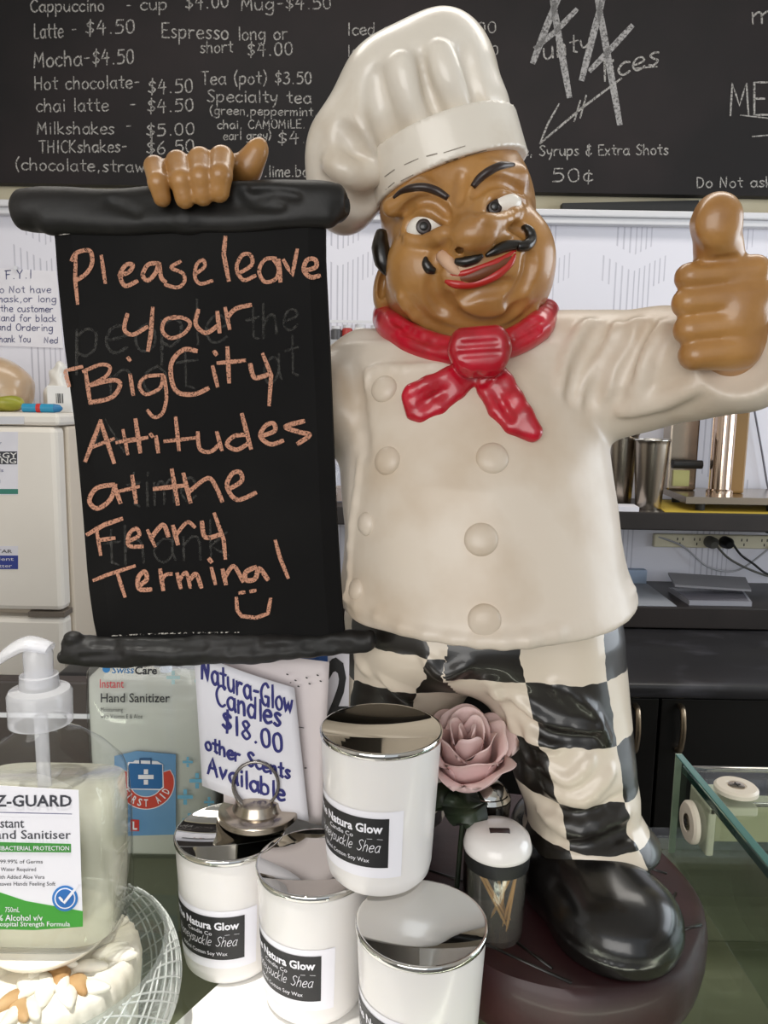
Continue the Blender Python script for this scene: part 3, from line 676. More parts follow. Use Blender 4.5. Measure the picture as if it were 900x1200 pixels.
tag(mb.build('loose_cable', mat('cable_grey', 'a9a9ae', .5), None, True), 'thin grey cable sagging in a loop under the power strip', 'cable')
mb = MB(); mb.tube([P(884, 480, 2.27), P(893, 530, 2.27), P(901, 575, 2.27), P(910, 590, 2.27)], .003, 8, sm=6)
tag(mb.build('wall_cable', mat('cable_dark', '6e6e78', .5), None, True), 'thin dark cable hanging down the wall right of the coffee machine', 'cable')
# small goods behind the shoulder and on the upper shelf
zs = float(P(420, 400, 2.2)[2])
sh = thing('spice_shelf', (-.1, 2.2, zs), 'narrow grey shelf of small goods behind the left shoulder of the statue', 'shelf')
box('shelf_board', (P(330, 400, 2.2)[0], 2.15, zs-.02), (P(500, 400, 2.2)[0], 2.287, zs), mat('shelf_grey', 'a4a4a6', .4), sh)
box('front_rail', (P(330, 400, 2.2)[0], 2.148, zs+.045), (P(500, 400, 2.2)[0], 2.152, zs+.052), M_alu, sh)
for px, hh, ww, m_, lab in ((394, .040, .016, mat('jar_dark', '4b4a4c', .4), 'dark spice jar next to the chalkboard edge on narrow shelf'), (407, .044, .015, mat('jar_red', 'a83630', .4), 'red spice jar on the narrow shelf'), (422, .046, .018, M_white, 'bright white spice jar on the narrow shelf'), (440, .044, .016, mat('jar_brown', '8a6248', .4), 'brown spice jar nearest the red neckerchief on narrow shelf')):
    x = float(P(px, 392, 2.2)[0]); j = thing('spice_jar', (x, 2.2, zs), lab, 'jar', 'jars on the narrow shelf')
    MB().lathe(x, 2.2, [(0, zs+.0002), (ww, zs+.0002), (ww, zs+hh*.72), (ww*.8, zs+hh*.8), (0, zs+hh*.8)], 20).build('jar_body', m_, j, auto=40)
    MB().lathe(x, 2.2, [(0, zs+hh*.8), (ww*.85, zs+hh*.8), (ww*.85, zs+hh), (0, zs+hh)], 20).build('jar_lid', M_alu, j, auto=40)
for px, hh, ww, m_, l1, lab in ((396, .10, .028, glassy('storage_glass', (.9, .92, .95), milk=.25, milkcol='c8c8d4'), mat('jar_contents_tan', 'a98a68', .7), 'glass storage jar with tan contents beside the chalkboard'),):
    x = float(P(px, 560, 2.1)[0]); j = thing('storage_jar', (x, 2.1, zu), lab, 'jar')
    MB().lathe(x, 2.1, [(0, zu+.0005), (ww, zu+.0005), (ww, zu+hh*.85), (ww*.85, zu+hh*.95), (ww*.85, zu+hh)], 24).build('jar_glass', m_, j, auto=40)
    MB().lathe(x, 2.1, [(0, zu+.003), (ww-.003, zu+.003), (ww-.003, zu+hh*.4), (0, zu+hh*.4)], 24).build('contents', l1, j, auto=40)
# ------------------------------------------------------------------ the chef statue

M_skin = mat('painted_skin', 'b28248', 0.36, col2='976a38', nscale=26, coat=0.35, lo=0.35, hi=0.7, bump=0.12, bscale=70)
M_jack = mat('painted_cream', 'd8cbbb', 0.42, col2='c0ab92', nscale=13, coat=0.12, lo=0.46, hi=0.78, bump=0.10, bscale=45)
M_hat = mat('painted_white', 'e2dacd', 0.33, col2='c2b29c', nscale=15, coat=0.3, lo=0.5, hi=0.8, bump=0.10, bscale=45)
M_red = mat('painted_red', 'c4122d', 0.3, coat=0.4, col2='a00d1c', nscale=30, bump=0.1)
M_blk = mat('painted_black', '17130f', 0.3, coat=0.3)
M_brow = mat('painted_dark_brown', '2a1912', 0.4, coat=0.2)
M_shoe = mat('gloss_black_shoe', '0d0b0a', 0.24, coat=0.3, col2='141110', nscale=14)
M_wood = mat('painted_maroon_planks', '3a171a', 0.5, col2='281013', nscale=9, coat=0.08, bump=0.15, bscale=50)
M_ew = mat('painted_eye_white', 'ece6dc', 0.3, coat=0.3)
M_chip = mat('chipped_plaster', 'd2ab8d', 0.6)
M_lip = mat('painted_lip_red', 'b32620', 0.34, coat=0.3)
M_mouth = mat('mouth_brown', '6e3a1e', 0.45)
M_scr = mat('scroll_black', '1a1917', 0.5, spec=.35, col2='232120', nscale=20, bump=0.2, bscale=55)
M_brd = mat('chalkboard_black', '0d0c0c', 0.7, col2='191817', nscale=9, lo=0.45, hi=0.8, spec=.15)
M_chk = chalk('pink_chalk', 'c8937a', 900, 0.39, 0.14)
M_chk_ghost = chalk('rubbed_out_chalk', '6a6864', 500, 0.50, 0.22, 0.45)
M_chip_w = chalk('chipped_edge_white', 'b9b4ac', 420, 0.55, 0.06)

def checker_mat():
    m = bpy.data.materials.new('checked_cloth_paint'); m.use_nodes = True
    nt = m.node_tree; b = nt.nodes['Principled BSDF']; N = nt.nodes.new; L = nt.links.new
    b.inputs['Roughness'].default_value = 0.34; b.inputs['Coat Weight'].default_value = 0.3
    at = N('ShaderNodeAttribute'); at.attribute_name = 'check'
    tc = N('ShaderNodeTexCoord'); nz = N('ShaderNodeTexNoise'); nz.inputs['Scale'].default_value = 55; nz.inputs['Detail'].default_value = 2
    L(tc.outputs['Object'], nz.inputs['Vector'])
    sub = N('ShaderNodeVectorMath'); sub.operation = 'SUBTRACT'; sub.inputs[1].default_value = (.5, .5, .5)
    sca = N('ShaderNodeVectorMath'); sca.operation = 'SCALE'; sca.inputs['Scale'].default_value = 0.16
    ad = N('ShaderNodeVectorMath'); ad.operation = 'ADD'
    fl = N('ShaderNodeVectorMath'); fl.operation = 'MULTIPLY'; fl.inputs[1].default_value = (1, 1, 0)
    a5 = N('ShaderNodeVectorMath'); a5.operation = 'ADD'; a5.inputs[1].default_value = (20, 20, .5)
    L(nz.outputs['Color'], sub.inputs[0]); L(sub.outputs[0], sca.inputs[0]); L(sca.outputs[0], ad.inputs[0]); L(at.outputs['Vector'], ad.inputs[1])
    L(ad.outputs[0], fl.inputs[0]); L(fl.outputs[0], a5.inputs[0])
    ck = N('ShaderNodeTexChecker'); ck.inputs['Scale'].default_value = 1.0
    L(a5.outputs[0], ck.inputs['Vector'])
    ck.inputs['Color1'].default_value = lin('1b1713'); ck.inputs['Color2'].default_value = lin('d8cbb9')
    L(ck.outputs['Color'], b.inputs['Base Color'])
    return m
M_check = checker_mat()

CB = CZ+.0006
chef = thing('chef_statue', (0.08, 0.60, CB), 'large painted chef statue with moustache, thumbs up, holding a black chalkboard scroll', 'statue')
def rot_img(deg):
    c, s_ = math.cos(rad(deg)), math.sin(rad(deg))
    return np.array([[c, 0, -s_], [0, 1, 0], [s_, 0, c]])     # R[i] = world row; columns are local axes
YB = 0.60
# --- base
out = [(.15, .452), (.10, .460), (.066, .485), (.052, .53), (.03, .575), (-.02, .61), (-.08, .625), (-.105, .67), (-.07, .705), (.03, .722), (.15, .715), (.225, .67), (.255, .60), (.252, .535), (.210, .473)]
op, _ = crom([Vector((a, b, 0)) for a, b in out], [1]*len(out), 6, True)
cx0 = sum((p for p in op), Vector())/len(op)
mb = MB(); rings = []
for z, sc in ((CB, .965), (CZ+.004, .99), (CZ+.014, 1.0), (CZ+.030, 1.0), (CZ+.040, .988), (CZ+.0445, .965), (CZ+.045, .93), (CZ+.045, .5)):
    rings.append([mb.bm.verts.new((cx0.x+(p.x-cx0.x)*sc, cx0.y+(p.y-cx0.y)*sc, z)) for p in op])
for a, b in zip(rings, rings[1:]):
    for i in range(len(op)):
        j = (i+1) % len(op); mb.bm.faces.new((a[i], a[j], b[j], b[i]))
mb.bm.faces.new(rings[0][::-1]); mb.bm.faces.new(rings[-1])
mb.build('base', M_wood, chef, auto=50)
BT = CZ+.045
mb = MB()                                    # dark joints between the planks of the base top
for x0, y0, x1, y1 in ((.226, .517, .241, .523), (.213, .60, .238, .585), (.19, .475, .20, .49), (.226, .545, .236, .56), (.06, .51, .13, .462), (.03, .59, .09, .56), (.10, .50, .12, .475)):
    mb.tube([(x0, y0, BT+.0001), (x1, y1, BT+.0001)], 0.0012, 6)
mb.build('plank_joint_lines', M_blk, chef, True)

# --- shoes
def shoe(toe, mid, heel, name='shoe'):
    lo = np.minimum.reduce([toe, mid, heel])-.075; hi = np.maximum.reduce([toe, mid, heel])+.075; lo[2] = BT
    S = Sculpt(lo-np.array([0, 0, .006]), hi, .0018)
    d = np.array(toe)-np.array(heel); a = math.atan2(d[0], -d[1])
    R = np.array([[math.cos(a), math.sin(a), 0], [-math.sin(a), math.cos(a), 0], [0, 0, 1]]).T
    S.ell(toe, (.047, .051, .031), R, 0); S.ell(mid, (.041, .048, .036), R, .02); S.ell(heel, (.038, .042, .04), R, .02)
    for c, r in ((toe, (.049, .053)), (mid, (.043, .048)), (heel, (.040, .042))):     # sole
        S.loft([(BT-.001, c[0], c[1], r[0]*.93, r[1]*.93), (BT+.012, c[0], c[1], r[0]*.96, r[1]*.96)], .004)
    z0 = BT+.0005
    S.add(lambda X, Y, Z: Z-z0, lo-1, hi+1, 0, 'c')
    return S.mesh(name, M_shoe, chef)
shoe(np.array((.172, .512, BT+.016)), np.array((.156, .552, BT+.018)), np.array((.148, .60, BT+.022)))
shoe(np.array((-.004, .612, BT+.018)), np.array((.0, .640, BT+.022)), np.array((.004, .67, BT+.036)))

# --- trousers
def rows_from(rows, dz=0.0):
    res = []
    for y, l, r, cy, ry in rows:
        a, b = P(l, y, cy), P(r, y, cy)
        res.append(((a[2]+b[2])/2+dz, (a[0]+b[0])/2, cy, (b[0]-a[0])/2, ry))
    return res
legR = rows_from([(715, 552, 722, .595, .062), (740, 550, 727, .592, .062), (770, 550, 729, .590, .062), (800, 566, 732, .588, .060), (835, 577, 736, .585, .056), (870, 590, 738, .582, .055), (900, 600, 741, .58, .052), (925, 608, 746, .578, .052), (945, 614, 747, .576, .05), (962, 615, 757, .574, .053), (978, 610, 770, .574, .056)])
legL = rows_from([(715, 408, 552, .618, .056), (765, 406, 553, .622, .056), (800, 401, 547, .626, .054), (850, 398, 531, .630, .05), (900, 398, 522, .632, .05), (950, 398, 522, .634, .05)])
S = Sculpt((-.06, .51, 1.12), (.24, .70, 1.40), .0022)
S.loft(legR, 0); S.loft(legL, .006)
hp = P(560, 735, .60); S.ell(hp, (.10, .07, .05), None, .02)
def fold(Sx, pts, r, k, op, back=0.0, sm=3):
    pp = [Sx.hit(x, y, back) for x, y in pts]
    pp = [p for p in pp if p is not None]
    if len(pp) > 1: Sx.chain(pp, r, k, op, sm)
for pts in ([(600, 815), (640, 845), (690, 855)], [(615, 860), (650, 872), (700, 850)], [(650, 805), (690, 835), (712, 868)], [(640, 925), (680, 935), (715, 905)], [(630, 950), (680, 975), (735, 955)], [(625, 1000), (670, 985), (740, 990)], [(575, 800), (600, 850), (615, 875)], [(500, 770), (520, 790), (545, 780)], [(420, 775), (450, 800), (480, 815)], [(640, 900), (665, 915), (690, 890)]):
    fold(S, pts, .0022, .008, 'u', .0001)
for pts in ([(605, 832), (645, 862), (695, 866)], [(630, 940), (680, 955), (728, 935)], [(645, 985), (690, 992), (735, 975)], [(585, 830), (605, 862), (620, 890)], [(660, 815), (700, 850)], [(430, 790), (470, 825)]):
    fold(S, pts, .0024, .007, 'c', .0010)
S.noise(.0010, 60, 3)
tr = S.mesh('trousers', M_check, chef)
V = S.V
lx = np.interp(V[:, 2], [r[0] for r in sorted(legL)], [r[1] for r in sorted(legL)]); ly = np.interp(V[:, 2], [r[0] for r in sorted(legL)], [r[2] for r in sorted(legL)])
rx = np.interp(V[:, 2], [r[0] for r in sorted(legR)], [r[1] for r in sorted(legR)]); ry_ = np.interp(V[:, 2], [r[0] for r in sorted(legR)], [r[2] for r in sorted(legR)])
dl = np.hypot(V[:, 0]-lx, V[:, 1]-ly)/.05; dr = np.hypot(V[:, 0]-rx, V[:, 1]-ry_)/.057
isR = dr < dl
aR = np.degrees(np.arctan2(V[:, 0]-rx, -(V[:, 1]-ry_))); aL = np.degrees(np.arctan2(V[:, 0]-lx, -(V[:, 1]-ly)))
u = np.where(isR, (aR+26)/60.0, (aL-6)/60.0)
vR = np.interp(V[:, 2], [1.10, 1.150, 1.1745, 1.209, 1.254, 1.303, 1.338, 1.40], [6, 5, 4, 3, 2, 1, 0, -1])
vL = np.interp(V[:, 2], [1.10, 1.16, 1.20, 1.240, 1.281, 1.318, 1.36, 1.40], [6, 5, 4, 3, 2, 1, 0, -1])
v_ = np.where(isR, vR, vL)
at = tr.data.attributes.new('check', 'FLOAT_VECTOR', 'POINT')
at.data.foreach_set('vector', np.stack([u, v_, np.zeros_like(u)], 1).ravel())

# --- jacket with both sleeves
JK = Sculpt((-.16, .46, 1.31), (.34, .70, 1.60), .0023)
body = rows_from([(386, 478, 612, .618, .030), (394, 436, 668, .612, .045), (408, 402, 699, .604, .060), (440, 392, 702, .598, .070), (500, 394, 708, .592, .082), (560, 400, 713, .586, .092), (620, 403, 722, .583, .098), (660, 402, 731, .582, .102), (690, 399, 742, .582, .106), (715, 397, 752, .582, .108), (760, 396, 756, .582, .110)])
JK.loft(body, 0)
pl, pr, pf = P(400, 702, .585), P(749, 692, .585), P(556, 763, .474)
nrm = np.cross(pr-pl, pf-pl); nrm /= np.linalg.norm(nrm); nrm = nrm if nrm[2] > 0 else -nrm
JK.add(lambda X, Y, Z: (X-pl[0])*nrm[0]+(Y-pl[1])*nrm[1]+(Z-pl[2])*nrm[2], (-1, 0, 1.2), (1, 1, 1.45), .005, 'c')
sm_ = 1/900.0
arm = [(640, 430, .598, 60), (690, 437, .588, 58), (735, 437, .575, 58), (785, 430, .555, 55), (835, 425, .530, 50), (872, 422, .510, 58)]
JK.chain([P(x, y, Y) for x, y, Y, r in arm], [r*Y*sm_*1.03 for x, y, Y, r in arm], .022)
JK.ell(P(870, 408, .472), (.0305, .034, .0325), None, .003, 'c')           # hollow of the cuff
armL = [(432, 432, .60, 46), (398, 475, .590, 44), (345, 470, .575, 42), (290, 380, .575, 38), (245, 290, .565, 32)]
JK.chain([P(x, y, Y) for x, y, Y, r in armL], [r*Y*sm_ for x, y, Y, r in armL], .02)
# seams and folds
fold(JK, [(520, 428), (475, 431), (432, 436), (426, 470), (420, 560), (412, 640), (408, 700)], .0030, .003, 'u', -.0008)
for pts in ([(720, 385), (694, 425), (680, 465)], [(745, 382), (716, 425), (706, 460)], [(690, 380), (668, 420), (660, 455)], [(775, 385), (752, 430), (748, 470)], [(812, 455), (770, 470), (730, 480)]):
    fold(JK, pts, .0034, .009, 'u', .0008)
for pts in ([(705, 385), (682, 425), (670, 465)], [(733, 388), (706, 430), (694, 470)], [(760, 385), (735, 440)], [(410, 430), (418, 470), (425, 530)]):
    fold(JK, pts, .003, .009, 'c', .0012)
fold(JK, [(405, 700), (470, 735), (560, 752), (650, 742), (742, 690)], .0022, .008, 'u', -.0006)
JK.noise(.0009, 40, 8)
jk = JK.mesh('jacket', M_jack, chef)
for i, (bx, by, r) in enumerate([(450, 456, 16), (454, 540, 17), (429, 614, 14), (418, 690, 14), (577, 537, 19), (564, 632, 20), (568, 727, 20)]):
    p = JK.hit(bx, by); px_ = JK.hit(bx+8, by); py_ = JK.hit(bx, by+8)
    n = np.cross(px_-p, py_-p); n /= np.linalg.norm(n); n = n if n[1] < 0 else -n
    rr = r*p[1]*sm_*1.03
    mb = MB(); Mx = Vector(n).to_track_quat('Z', 'Y').to_matrix().to_4x4(); Mx.translation = Vector(p)
    mb.lathe(0, 0, [(0, .0042), (rr*.45, .0039), (rr*.8, .0026), (rr*.96, .0008), (rr, -.001), (rr*1.02, -.004)], 32, Mx)
    mb.build('button', M_jack, jk, True)

# --- head
YH = 0.588
def H(x, y, d): return P(x, y, YH-d/1000.0)
HD = Sculpt(P(425, 425, .5)*np.array([1, 0, 1])+np.array([0, .495, 0])-.008, P(668, 150, .66)*np.array([1, 0, 1])+np.array([0, .665, 0])+.004, .00125)
RH = rot_img(14)
HD.ell(H(536, 248, -6), (.0575, .058, .060), RH, 0)
HD.ell(H(549, 329, 3), (.0615, .058, .0440), rot_img(8), .018)
HD.ell(H(489, 315, 30), (.021, .02, .024), RH, .014)
HD.ell(H(613, 296, 28), (.022, .021, .027), RH, .014)
HD.ell(H(560, 320, 41), (.032, .017, .020), RH, .012)
for a, b in (((458, 243, 38), (492, 226, 47)), ((492, 226, 47), (530, 243, 50)), ((553, 232, 50), (577, 206, 46)), ((577, 206, 46), (608, 205, 34))):
    HD.cone(H(*a), H(*b), .0065, .0065, .010)
# eye sockets
HD.ell(H(499, 265, 60), (.0185, .012, .0125), rot_img(20), .006, 'c')
HD.ell(H(585, 242, 60), (.0185, .012, .0115), rot_img(16), .006, 'c')
# nose
HD.cone(H(539, 240, 49), H(553, 270, 59), .007, .0115, .008)
HD.ell(H(556, 275, 63), (.0165, .014, .0125), RH, .006)
HD.ell(H(532, 284, 55), (.0115, .011, .0095), RH, .005)
HD.ell(H(581, 270, 54), (.0115, .011, .0095), RH, .005)
HD.ell(H(541, 291, 63), (.0045, .006, .003), RH, .002, 'c'); HD.ell(H(573, 282, 63), (.0045, .006, .003), RH, .002, 'c')
# chin, double chin and folds
HD.ell(H(572, 353, 38), (.027, .016, .0145), rot_img(12), .008)
fold(HD, [(542, 350), (560, 341), (578, 338), (600, 334)], .0028, .005, 'c', .001)
fold(HD, [(520, 352), (530, 370), (560, 381), (592, 376), (612, 358)], .0034, .007, 'c', .001)
fold(HD, [(508, 330), (507, 345), (518, 362)], .003, .006, 'c', .001)
fold(HD, [(622, 300), (620, 322), (610, 345), (600, 356)], .003, .006, 'c', .001)
fold(HD, [(523, 285), (512, 298), (510, 312)], .0028, .005, 'c', .0008)
fold(HD, [(593, 262), (606, 266), (622, 278)], .0028, .005, 'c', .0008)
fold(HD, [(470, 350), (500, 380), (545, 391), (590, 386), (625, 362)], .003, .006, 'u', .0005)
fold(HD, [(541, 205), (540, 222), (536, 236)], .0022, .005, 'c', .0008)
# eyelids and bags
fold(HD, [(475, 271), (484, 256), (500, 247), (522, 257)], .0034, .004, 'u', .0012)
fold(HD, [(560, 246), (567, 232), (584, 225), (610, 234)], .0034, .004, 'u', .0012)
fold(HD, [(478, 280), (495, 284), (520, 272)], .0030, .005, 'u', .0008)
fold(HD, [(566, 257), (585, 259), (608, 246)], .0030, .005, 'u', .0008)
fold(HD, [(475, 248), (488, 237), (508, 236), (524, 250)], .0022, .004, 'c', .0006)
fold(HD, [(556, 228), (572, 216), (592, 214), (610, 224)], .0022, .004, 'c', .0006)
# ear
HD.ell(P(452, 336, .60), (.009, .014, .020), rot_img(-8), .003)
HD.ell(P(449, 334, .590), (.004, .007, .011), rot_img(-8), .003, 'c')
HD.noise(.0006, 90, 4)
hd = HD.mesh('head', M_skin, chef)
def on(x, y, back=0.0):
    p = HD.hit(x, y, back)
    return p if p is not None else H(x, y, 50)
def flat_tube(name, pts, r, m, parent, lift=.0004, n=10, S_=None, sm=4):
    mb = MB(); mb.tube([Vector(on(x, y, lift)) for x, y in pts], [q*YH*sm_ for q in r], n, sm=sm)
    return mb.build(name, m, parent, True)
for ex, ey, rx_, rz_, a, qx, qy in ((500.5, 265.5, .0148, .0096, 20, 496.5, 265.5), (586, 241.5, .0148, .0084, 12, 579.5, 242)):
    c = H(ex, ey, 43.5); mb = MB(); bmesh.ops.create_uvsphere(mb.bm, u_segments=32, v_segments=20, radius=1)
    R = Matrix(rot_img(a)); 
    for v in mb.bm.verts: v.co = R @ Vector((v.co.x*rx_, v.co.y*.0098, v.co.z*rz_)) + Vector(c)
    mb.build('eye', M_ew, hd, True)
    d = ray(qx, qy); t = np.linspace(.4, .6, 2000)[:, None]; pp = CAM+t*d; q = (pp-c) @ rot_img(a); g = (q[:, 0]/rx_)**2+(q[:, 1]/.0098)**2+(q[:, 2]/rz_)**2
    hp = pp[np.where(g < 1)[0][0]]
    for nm, rr, mm, dp in (('iris', .0052, M_brow, .0010), ('pupil', .0034, M_blk, .0016)):
        mb = MB(); bmesh.ops.create_uvsphere(mb.bm, u_segments=24, v_segments=12, radius=1)
        for v in mb.bm.verts: v.co = Vector((v.co.x*rr, v.co.y*dp, v.co.z*rr)) + Vector(hp)
        mb.build(nm, mm, hd, True)
flat_tube('eyebrow', [(461, 232), (470, 225), (482, 220.5), (497, 219.5), (512, 224), (525, 232)], [1.5, 3, 4, 4.3, 4.4, 3], M_brow, hd)
flat_tube('eyebrow', [(554, 219), (562, 209), (574, 200), (588, 194), (602, 193)], [3, 4.3, 4.4, 4, 2], M_brow, hd)
# mouth
flat_tube('mouth_opening', [(528, 327), (548, 325), (570, 317), (590, 307), (603, 298)], [3, 7, 8, 7, 2.5], M_mouth, hd, -.0032)
flat_tube('upper_lip', [(527, 322), (545, 320), (562, 314), (582, 307), (604, 294)], [2, 3.8, 3.4, 3.8, 2], M_lip, hd, -.0010)
flat_tube('lower_lip', [(522, 329), (535, 333), (556, 332), (580, 323), (597, 309), (604, 297)], [2.5, 4.8, 5.2, 5, 4, 1.5], M_lip, hd, -.0012)
# moustache
flat_tube('moustache', [(533, 306), (545, 307), (558, 303), (566, 299)], [3, 5.5, 5, 1.5], M_blk, hd, .001)
flat_tube('moustache', [(569, 300), (580, 294), (592, 289), (605, 287), (614, 287)], [1.5, 5, 6.0, 5, 4], M_blk, hd, .001)
flat_tube('moustache_curl', [(606, 289), (616, 288), (622, 281), (621, 272), (616, 267), (611, 267)], [4.5, 6, 6, 5.5, 4, 1.5], M_blk, hd, .002)
flat_tube('moustache_curl', [(510, 318), (503, 315), (499, 308), (499, 301)], [3, 5.5, 4.5, 1.5], M_blk, hd, .002)
flat_tube('plaster_chip', [(518, 300), (524, 306), (531, 315), (540, 322)], [7, 7.5, 6, 2.5], M_chip, hd, -.001)
mb = MB(); mb.tube([Vector(P(x, y, Y)) for x, y, Y in ((447, 272, .567), (446, 290, .562), (449, 308, .560), (455, 322, .560))], [.004, .0065, .006, .002], 10, sm=3, flat=None)
mb.build('hair', M_blk, hd, True)

# --- hat
HT = Sculpt(P(340, 300, .6)*np.array([1, 0, 1])+np.array([0, .51, 0]), P(620, 5, .6)*np.array([1, 0, 1])+np.array([0, .69, 0])+np.array([0, 0, .01]), .0018)
HT.ell(P(515, 104, .60), (.044, .052, .050), rot_img(10), 0)
HT.ell(P(464, 120, .60), (.041, .052, .044), rot_img(40), .02)
HT.ell(P(424, 172, .60), (.041, .047, .037), rot_img(20), .02)
HT.ell(P(404, 226, .602), (.026, .034, .030), None, .018)
HT.ell(P(520, 150, .60), (.050, .050, .030), rot_img(18), .012)
for pts, r in (([(497, 70), (505, 105), (520, 135), (532, 160)], .0042), ([(440, 85), (445, 130), (462, 185)], .004), ([(400, 150), (425, 190), (440, 225)], .0035), ([(545, 60), (553, 110), (560, 148)], .0035), ([(380, 215), (410, 235), (435, 240)], .003)):
    fold(HT, pts, r, .010, 'c', .0012)
for pts, r in (([(515, 60), (527, 100), (545, 150)], .004), ([(470, 75), (480, 120), (498, 165)], .004), ([(385, 190), (410, 205), (440, 205)], .003)):
    fold(HT, pts, r, .012, 'u', .001)
HT.noise(.0008, 45, 2)
ht = HT.mesh('hat', M_hat, chef)
bc = P(521, 191, .598); RB = rot_img(19)
BD = Sculpt(bc-np.array([.075, .075, .05]), bc+np.array([.075, .075, .05]), .0016)
def band(X, Y, Z):
    x, y, z = ((X-bc[0])*RB[0][i]+(Y-bc[1])*RB[1][i]+(Z-bc[2])*RB[2][i] for i in range(3))
    k0 = np.sqrt((x/.0565)**2+(y/.061)**2)
    return np.maximum((k0-1)*.055, np.abs(z)-.0135)-.002
BD.add(band, bc-.07, bc+.07, 0)
bd = BD.mesh('hat_band', M_hat, ht)
fnB = lambda x, y: (BD.hit(x, y, .0004) if BD.hit(x, y) is not None else P(x, y, .56))
ribbons('band_stitch_marks', [([(451, 207), (462, 199)], 1.6), ([(474, 193), (490, 186)], 1.3), ([(500, 183), (512, 180)], 1.6), ([(520, 179), (545, 171)], 1.2), ([(470, 212), (484, 205)], 1.2), ([(523, 190), (536, 186)], 2.4), ([(545, 183), (570, 176)], 1.1), ([(452, 222), (462, 214)], 1.4)], fnB, mat('stitch_grey', '8d8478', 0.7), ht)

# --- neckerchief
NK = Sculpt(P(430, 530, .60)*np.array([1, 0, 1])+np.array([0, .465, 0]), P(660, 350, .6)*np.array([1, 0, 1])+np.array([0, .68, 0]), .0015)
ringp = [(450, 374, .605), (458, 384, .578), (482, 400, .554), (520, 412, .540), (560, 414, .532), (602, 402, .540), (630, 385, .558), (642, 369, .587)]
NK.chain([P(*p) for p in ringp], [.0075, .009, .0092, .008, .007, .0082, .0092, .0075], .004, sm=4)
NK.chain([P(x, y-8, Y+.003) for x, y, Y in ringp], [.006, .007, .0072, .006, .005, .006, .0072, .006], .003, sm=4)
NK.chain([P(452, 372, .60), P(462, 362, .65), P(550, 350, .675), P(630, 356, .655), P(640, 370, .59)], .009, .004, sm=3)
K = JK.hit(560, 440)
kY = K[1]-.004
for x0, y0, x1, y1, r_ in ((543, 399, 580, 396, .0085), (541, 410, 583, 407, .0095), (545, 421, 581, 419, .0088), (550, 430, 576, 429, .0075)):
    NK.cone(P(x0, y0, kY-.010), P(x1, y1, kY-.010), r_, r_, .003)
NK.ell(P(562, 412, kY-.006), (.018, .010, .014), None, .004)
def tail(pts):
    pp = []
    for x, y, r in pts:
        h_ = JK.hit(x, y); pp.append((np.array(h_)+np.array([0, -.003, 0]), r))
    for (a, ra), (b, rb) in zip(pp, pp[1:]):
        for o_ in (-.6, 0, .6):
            d = b-a; d /= np.linalg.norm(d); sd = np.cross(d, [0, 1, 0])
            NK.cone(a+sd*ra*o_, b+sd*rb*o_, .0052, .005, .003)
tail([(558, 420, .007), (553, 432, .009), (530, 450, .011), (508, 464, .015), (488, 473, .0145), (481, 475, .010)])
tail([(565, 420, .007), (571, 432, .010), (580, 452, .014), (592, 474, .014), (606, 492, .011), (624, 507, .003)])
for pts in ([(545, 438), (520, 458), (492, 474)], [(577, 440), (585, 465), (600, 490)], [(470, 388), (510, 405)], [(605, 392), (632, 374)], [(540, 404), (582, 401)], [(540, 416), (584, 413)], [(462, 374), (485, 391), (520, 403)], [(600, 404), (632, 386)], [(560, 440), (566, 450)]):
    fold(NK, pts, .0018, .003, 'c', .0006)
NK.mesh('neckerchief', M_red, chef)

# --- thumbs-up hand
RHD = Sculpt(P(760, 470, .52)*np.array([1, 0, 1])+np.array([0, .44, 0]), P(930, 215, .52)*np.array([1, 0, 1])+np.array([0, .58, 0]), .0016)
yh = .498
RHD.ell(P(855, 368, .507), (.026, .026, .036), None, 0)
RHD.cone(P(858, 400, .510), P(868, 438, .530), .020, .020, .01)
for (x0, y0, x1, y1, r) in ((808, 325, 882, 318, 16.5), (806, 355, 884, 346, 17.5), (808, 386, 882, 378, 17.5), (814, 416, 872, 410, 18)):
    RHD.cone(P(x0, y0, yh-.006), P(x1, y1, yh-.004), r*yh*sm_*1.02, (r+1.5)*yh*sm_*1.02, .0022)
    RHD.cone(P(x0+4, y0, yh), P(x0+22, y0, yh+.022), .0085, .0095, .003)
RHD.chain([P(848, 322, .502), P(842, 290, .495), P(839, 262, .490), P(841, 252, .488)], [25*.0005667, 25.5*.00056, 26*.00056, 23*.00056], .004)
RHD.ell(P(840, 262, .480), (.0120, .006, .0125), None, .008, 'u')
fold(RHD, [(820, 308), (840, 305), (862, 304)], .0016, .003, 'c', .0004)
RHD.noise(.0006, 80, 1)
RHD.mesh('hand', M_skin, chef)

# --- scroll chalkboard held in the other hand
def byd(py): return .520+(py-270)/475*.022
def edgeL(py): return np.interp(py, [262, 275, 330, 400, 500, 600, 680, 725, 748], [62, 64, 68, 75, 88, 97, 103, 109, 114])
def edgeR(py): return np.interp(py, [262, 300, 400, 500, 600, 700, 748], [381, 381, 386, 390, 394, 400, 404])
brd = None
nx, ny = 16, 24; Vv = []; Ff = []
for k, off in ((0, 0.0), (1, .010)):
    for j in range(ny+1):
        py = 262+(748-262)*j/ny
        for i in range(nx+1):
            f = i/nx; px = edgeL(py)*(1-f)+edgeR(py)*f
            ed = min(f, 1-f)*nx
            p = P(px, py, byd(py)+(.0025 if ed < .5 else 0)*(1-k)); p[1] += off; Vv.append(tuple(p))
n1 = (nx+1)*(ny+1)
for j in range(ny):
    for i in range(nx):
        a = j*(nx+1)+i; Ff.append((a, a+1, a+nx+2, a+nx+1)); Ff.append((n1+a, n1+a+nx+1, n1+a+nx+2, n1+a+1))
for j in range(ny):
    a = j*(nx+1); Ff.append((a, a+nx+1, n1+a+nx+1, n1+a)); a += nx; Ff.append((a, n1+a, n1+a+nx+1, a+nx+1))
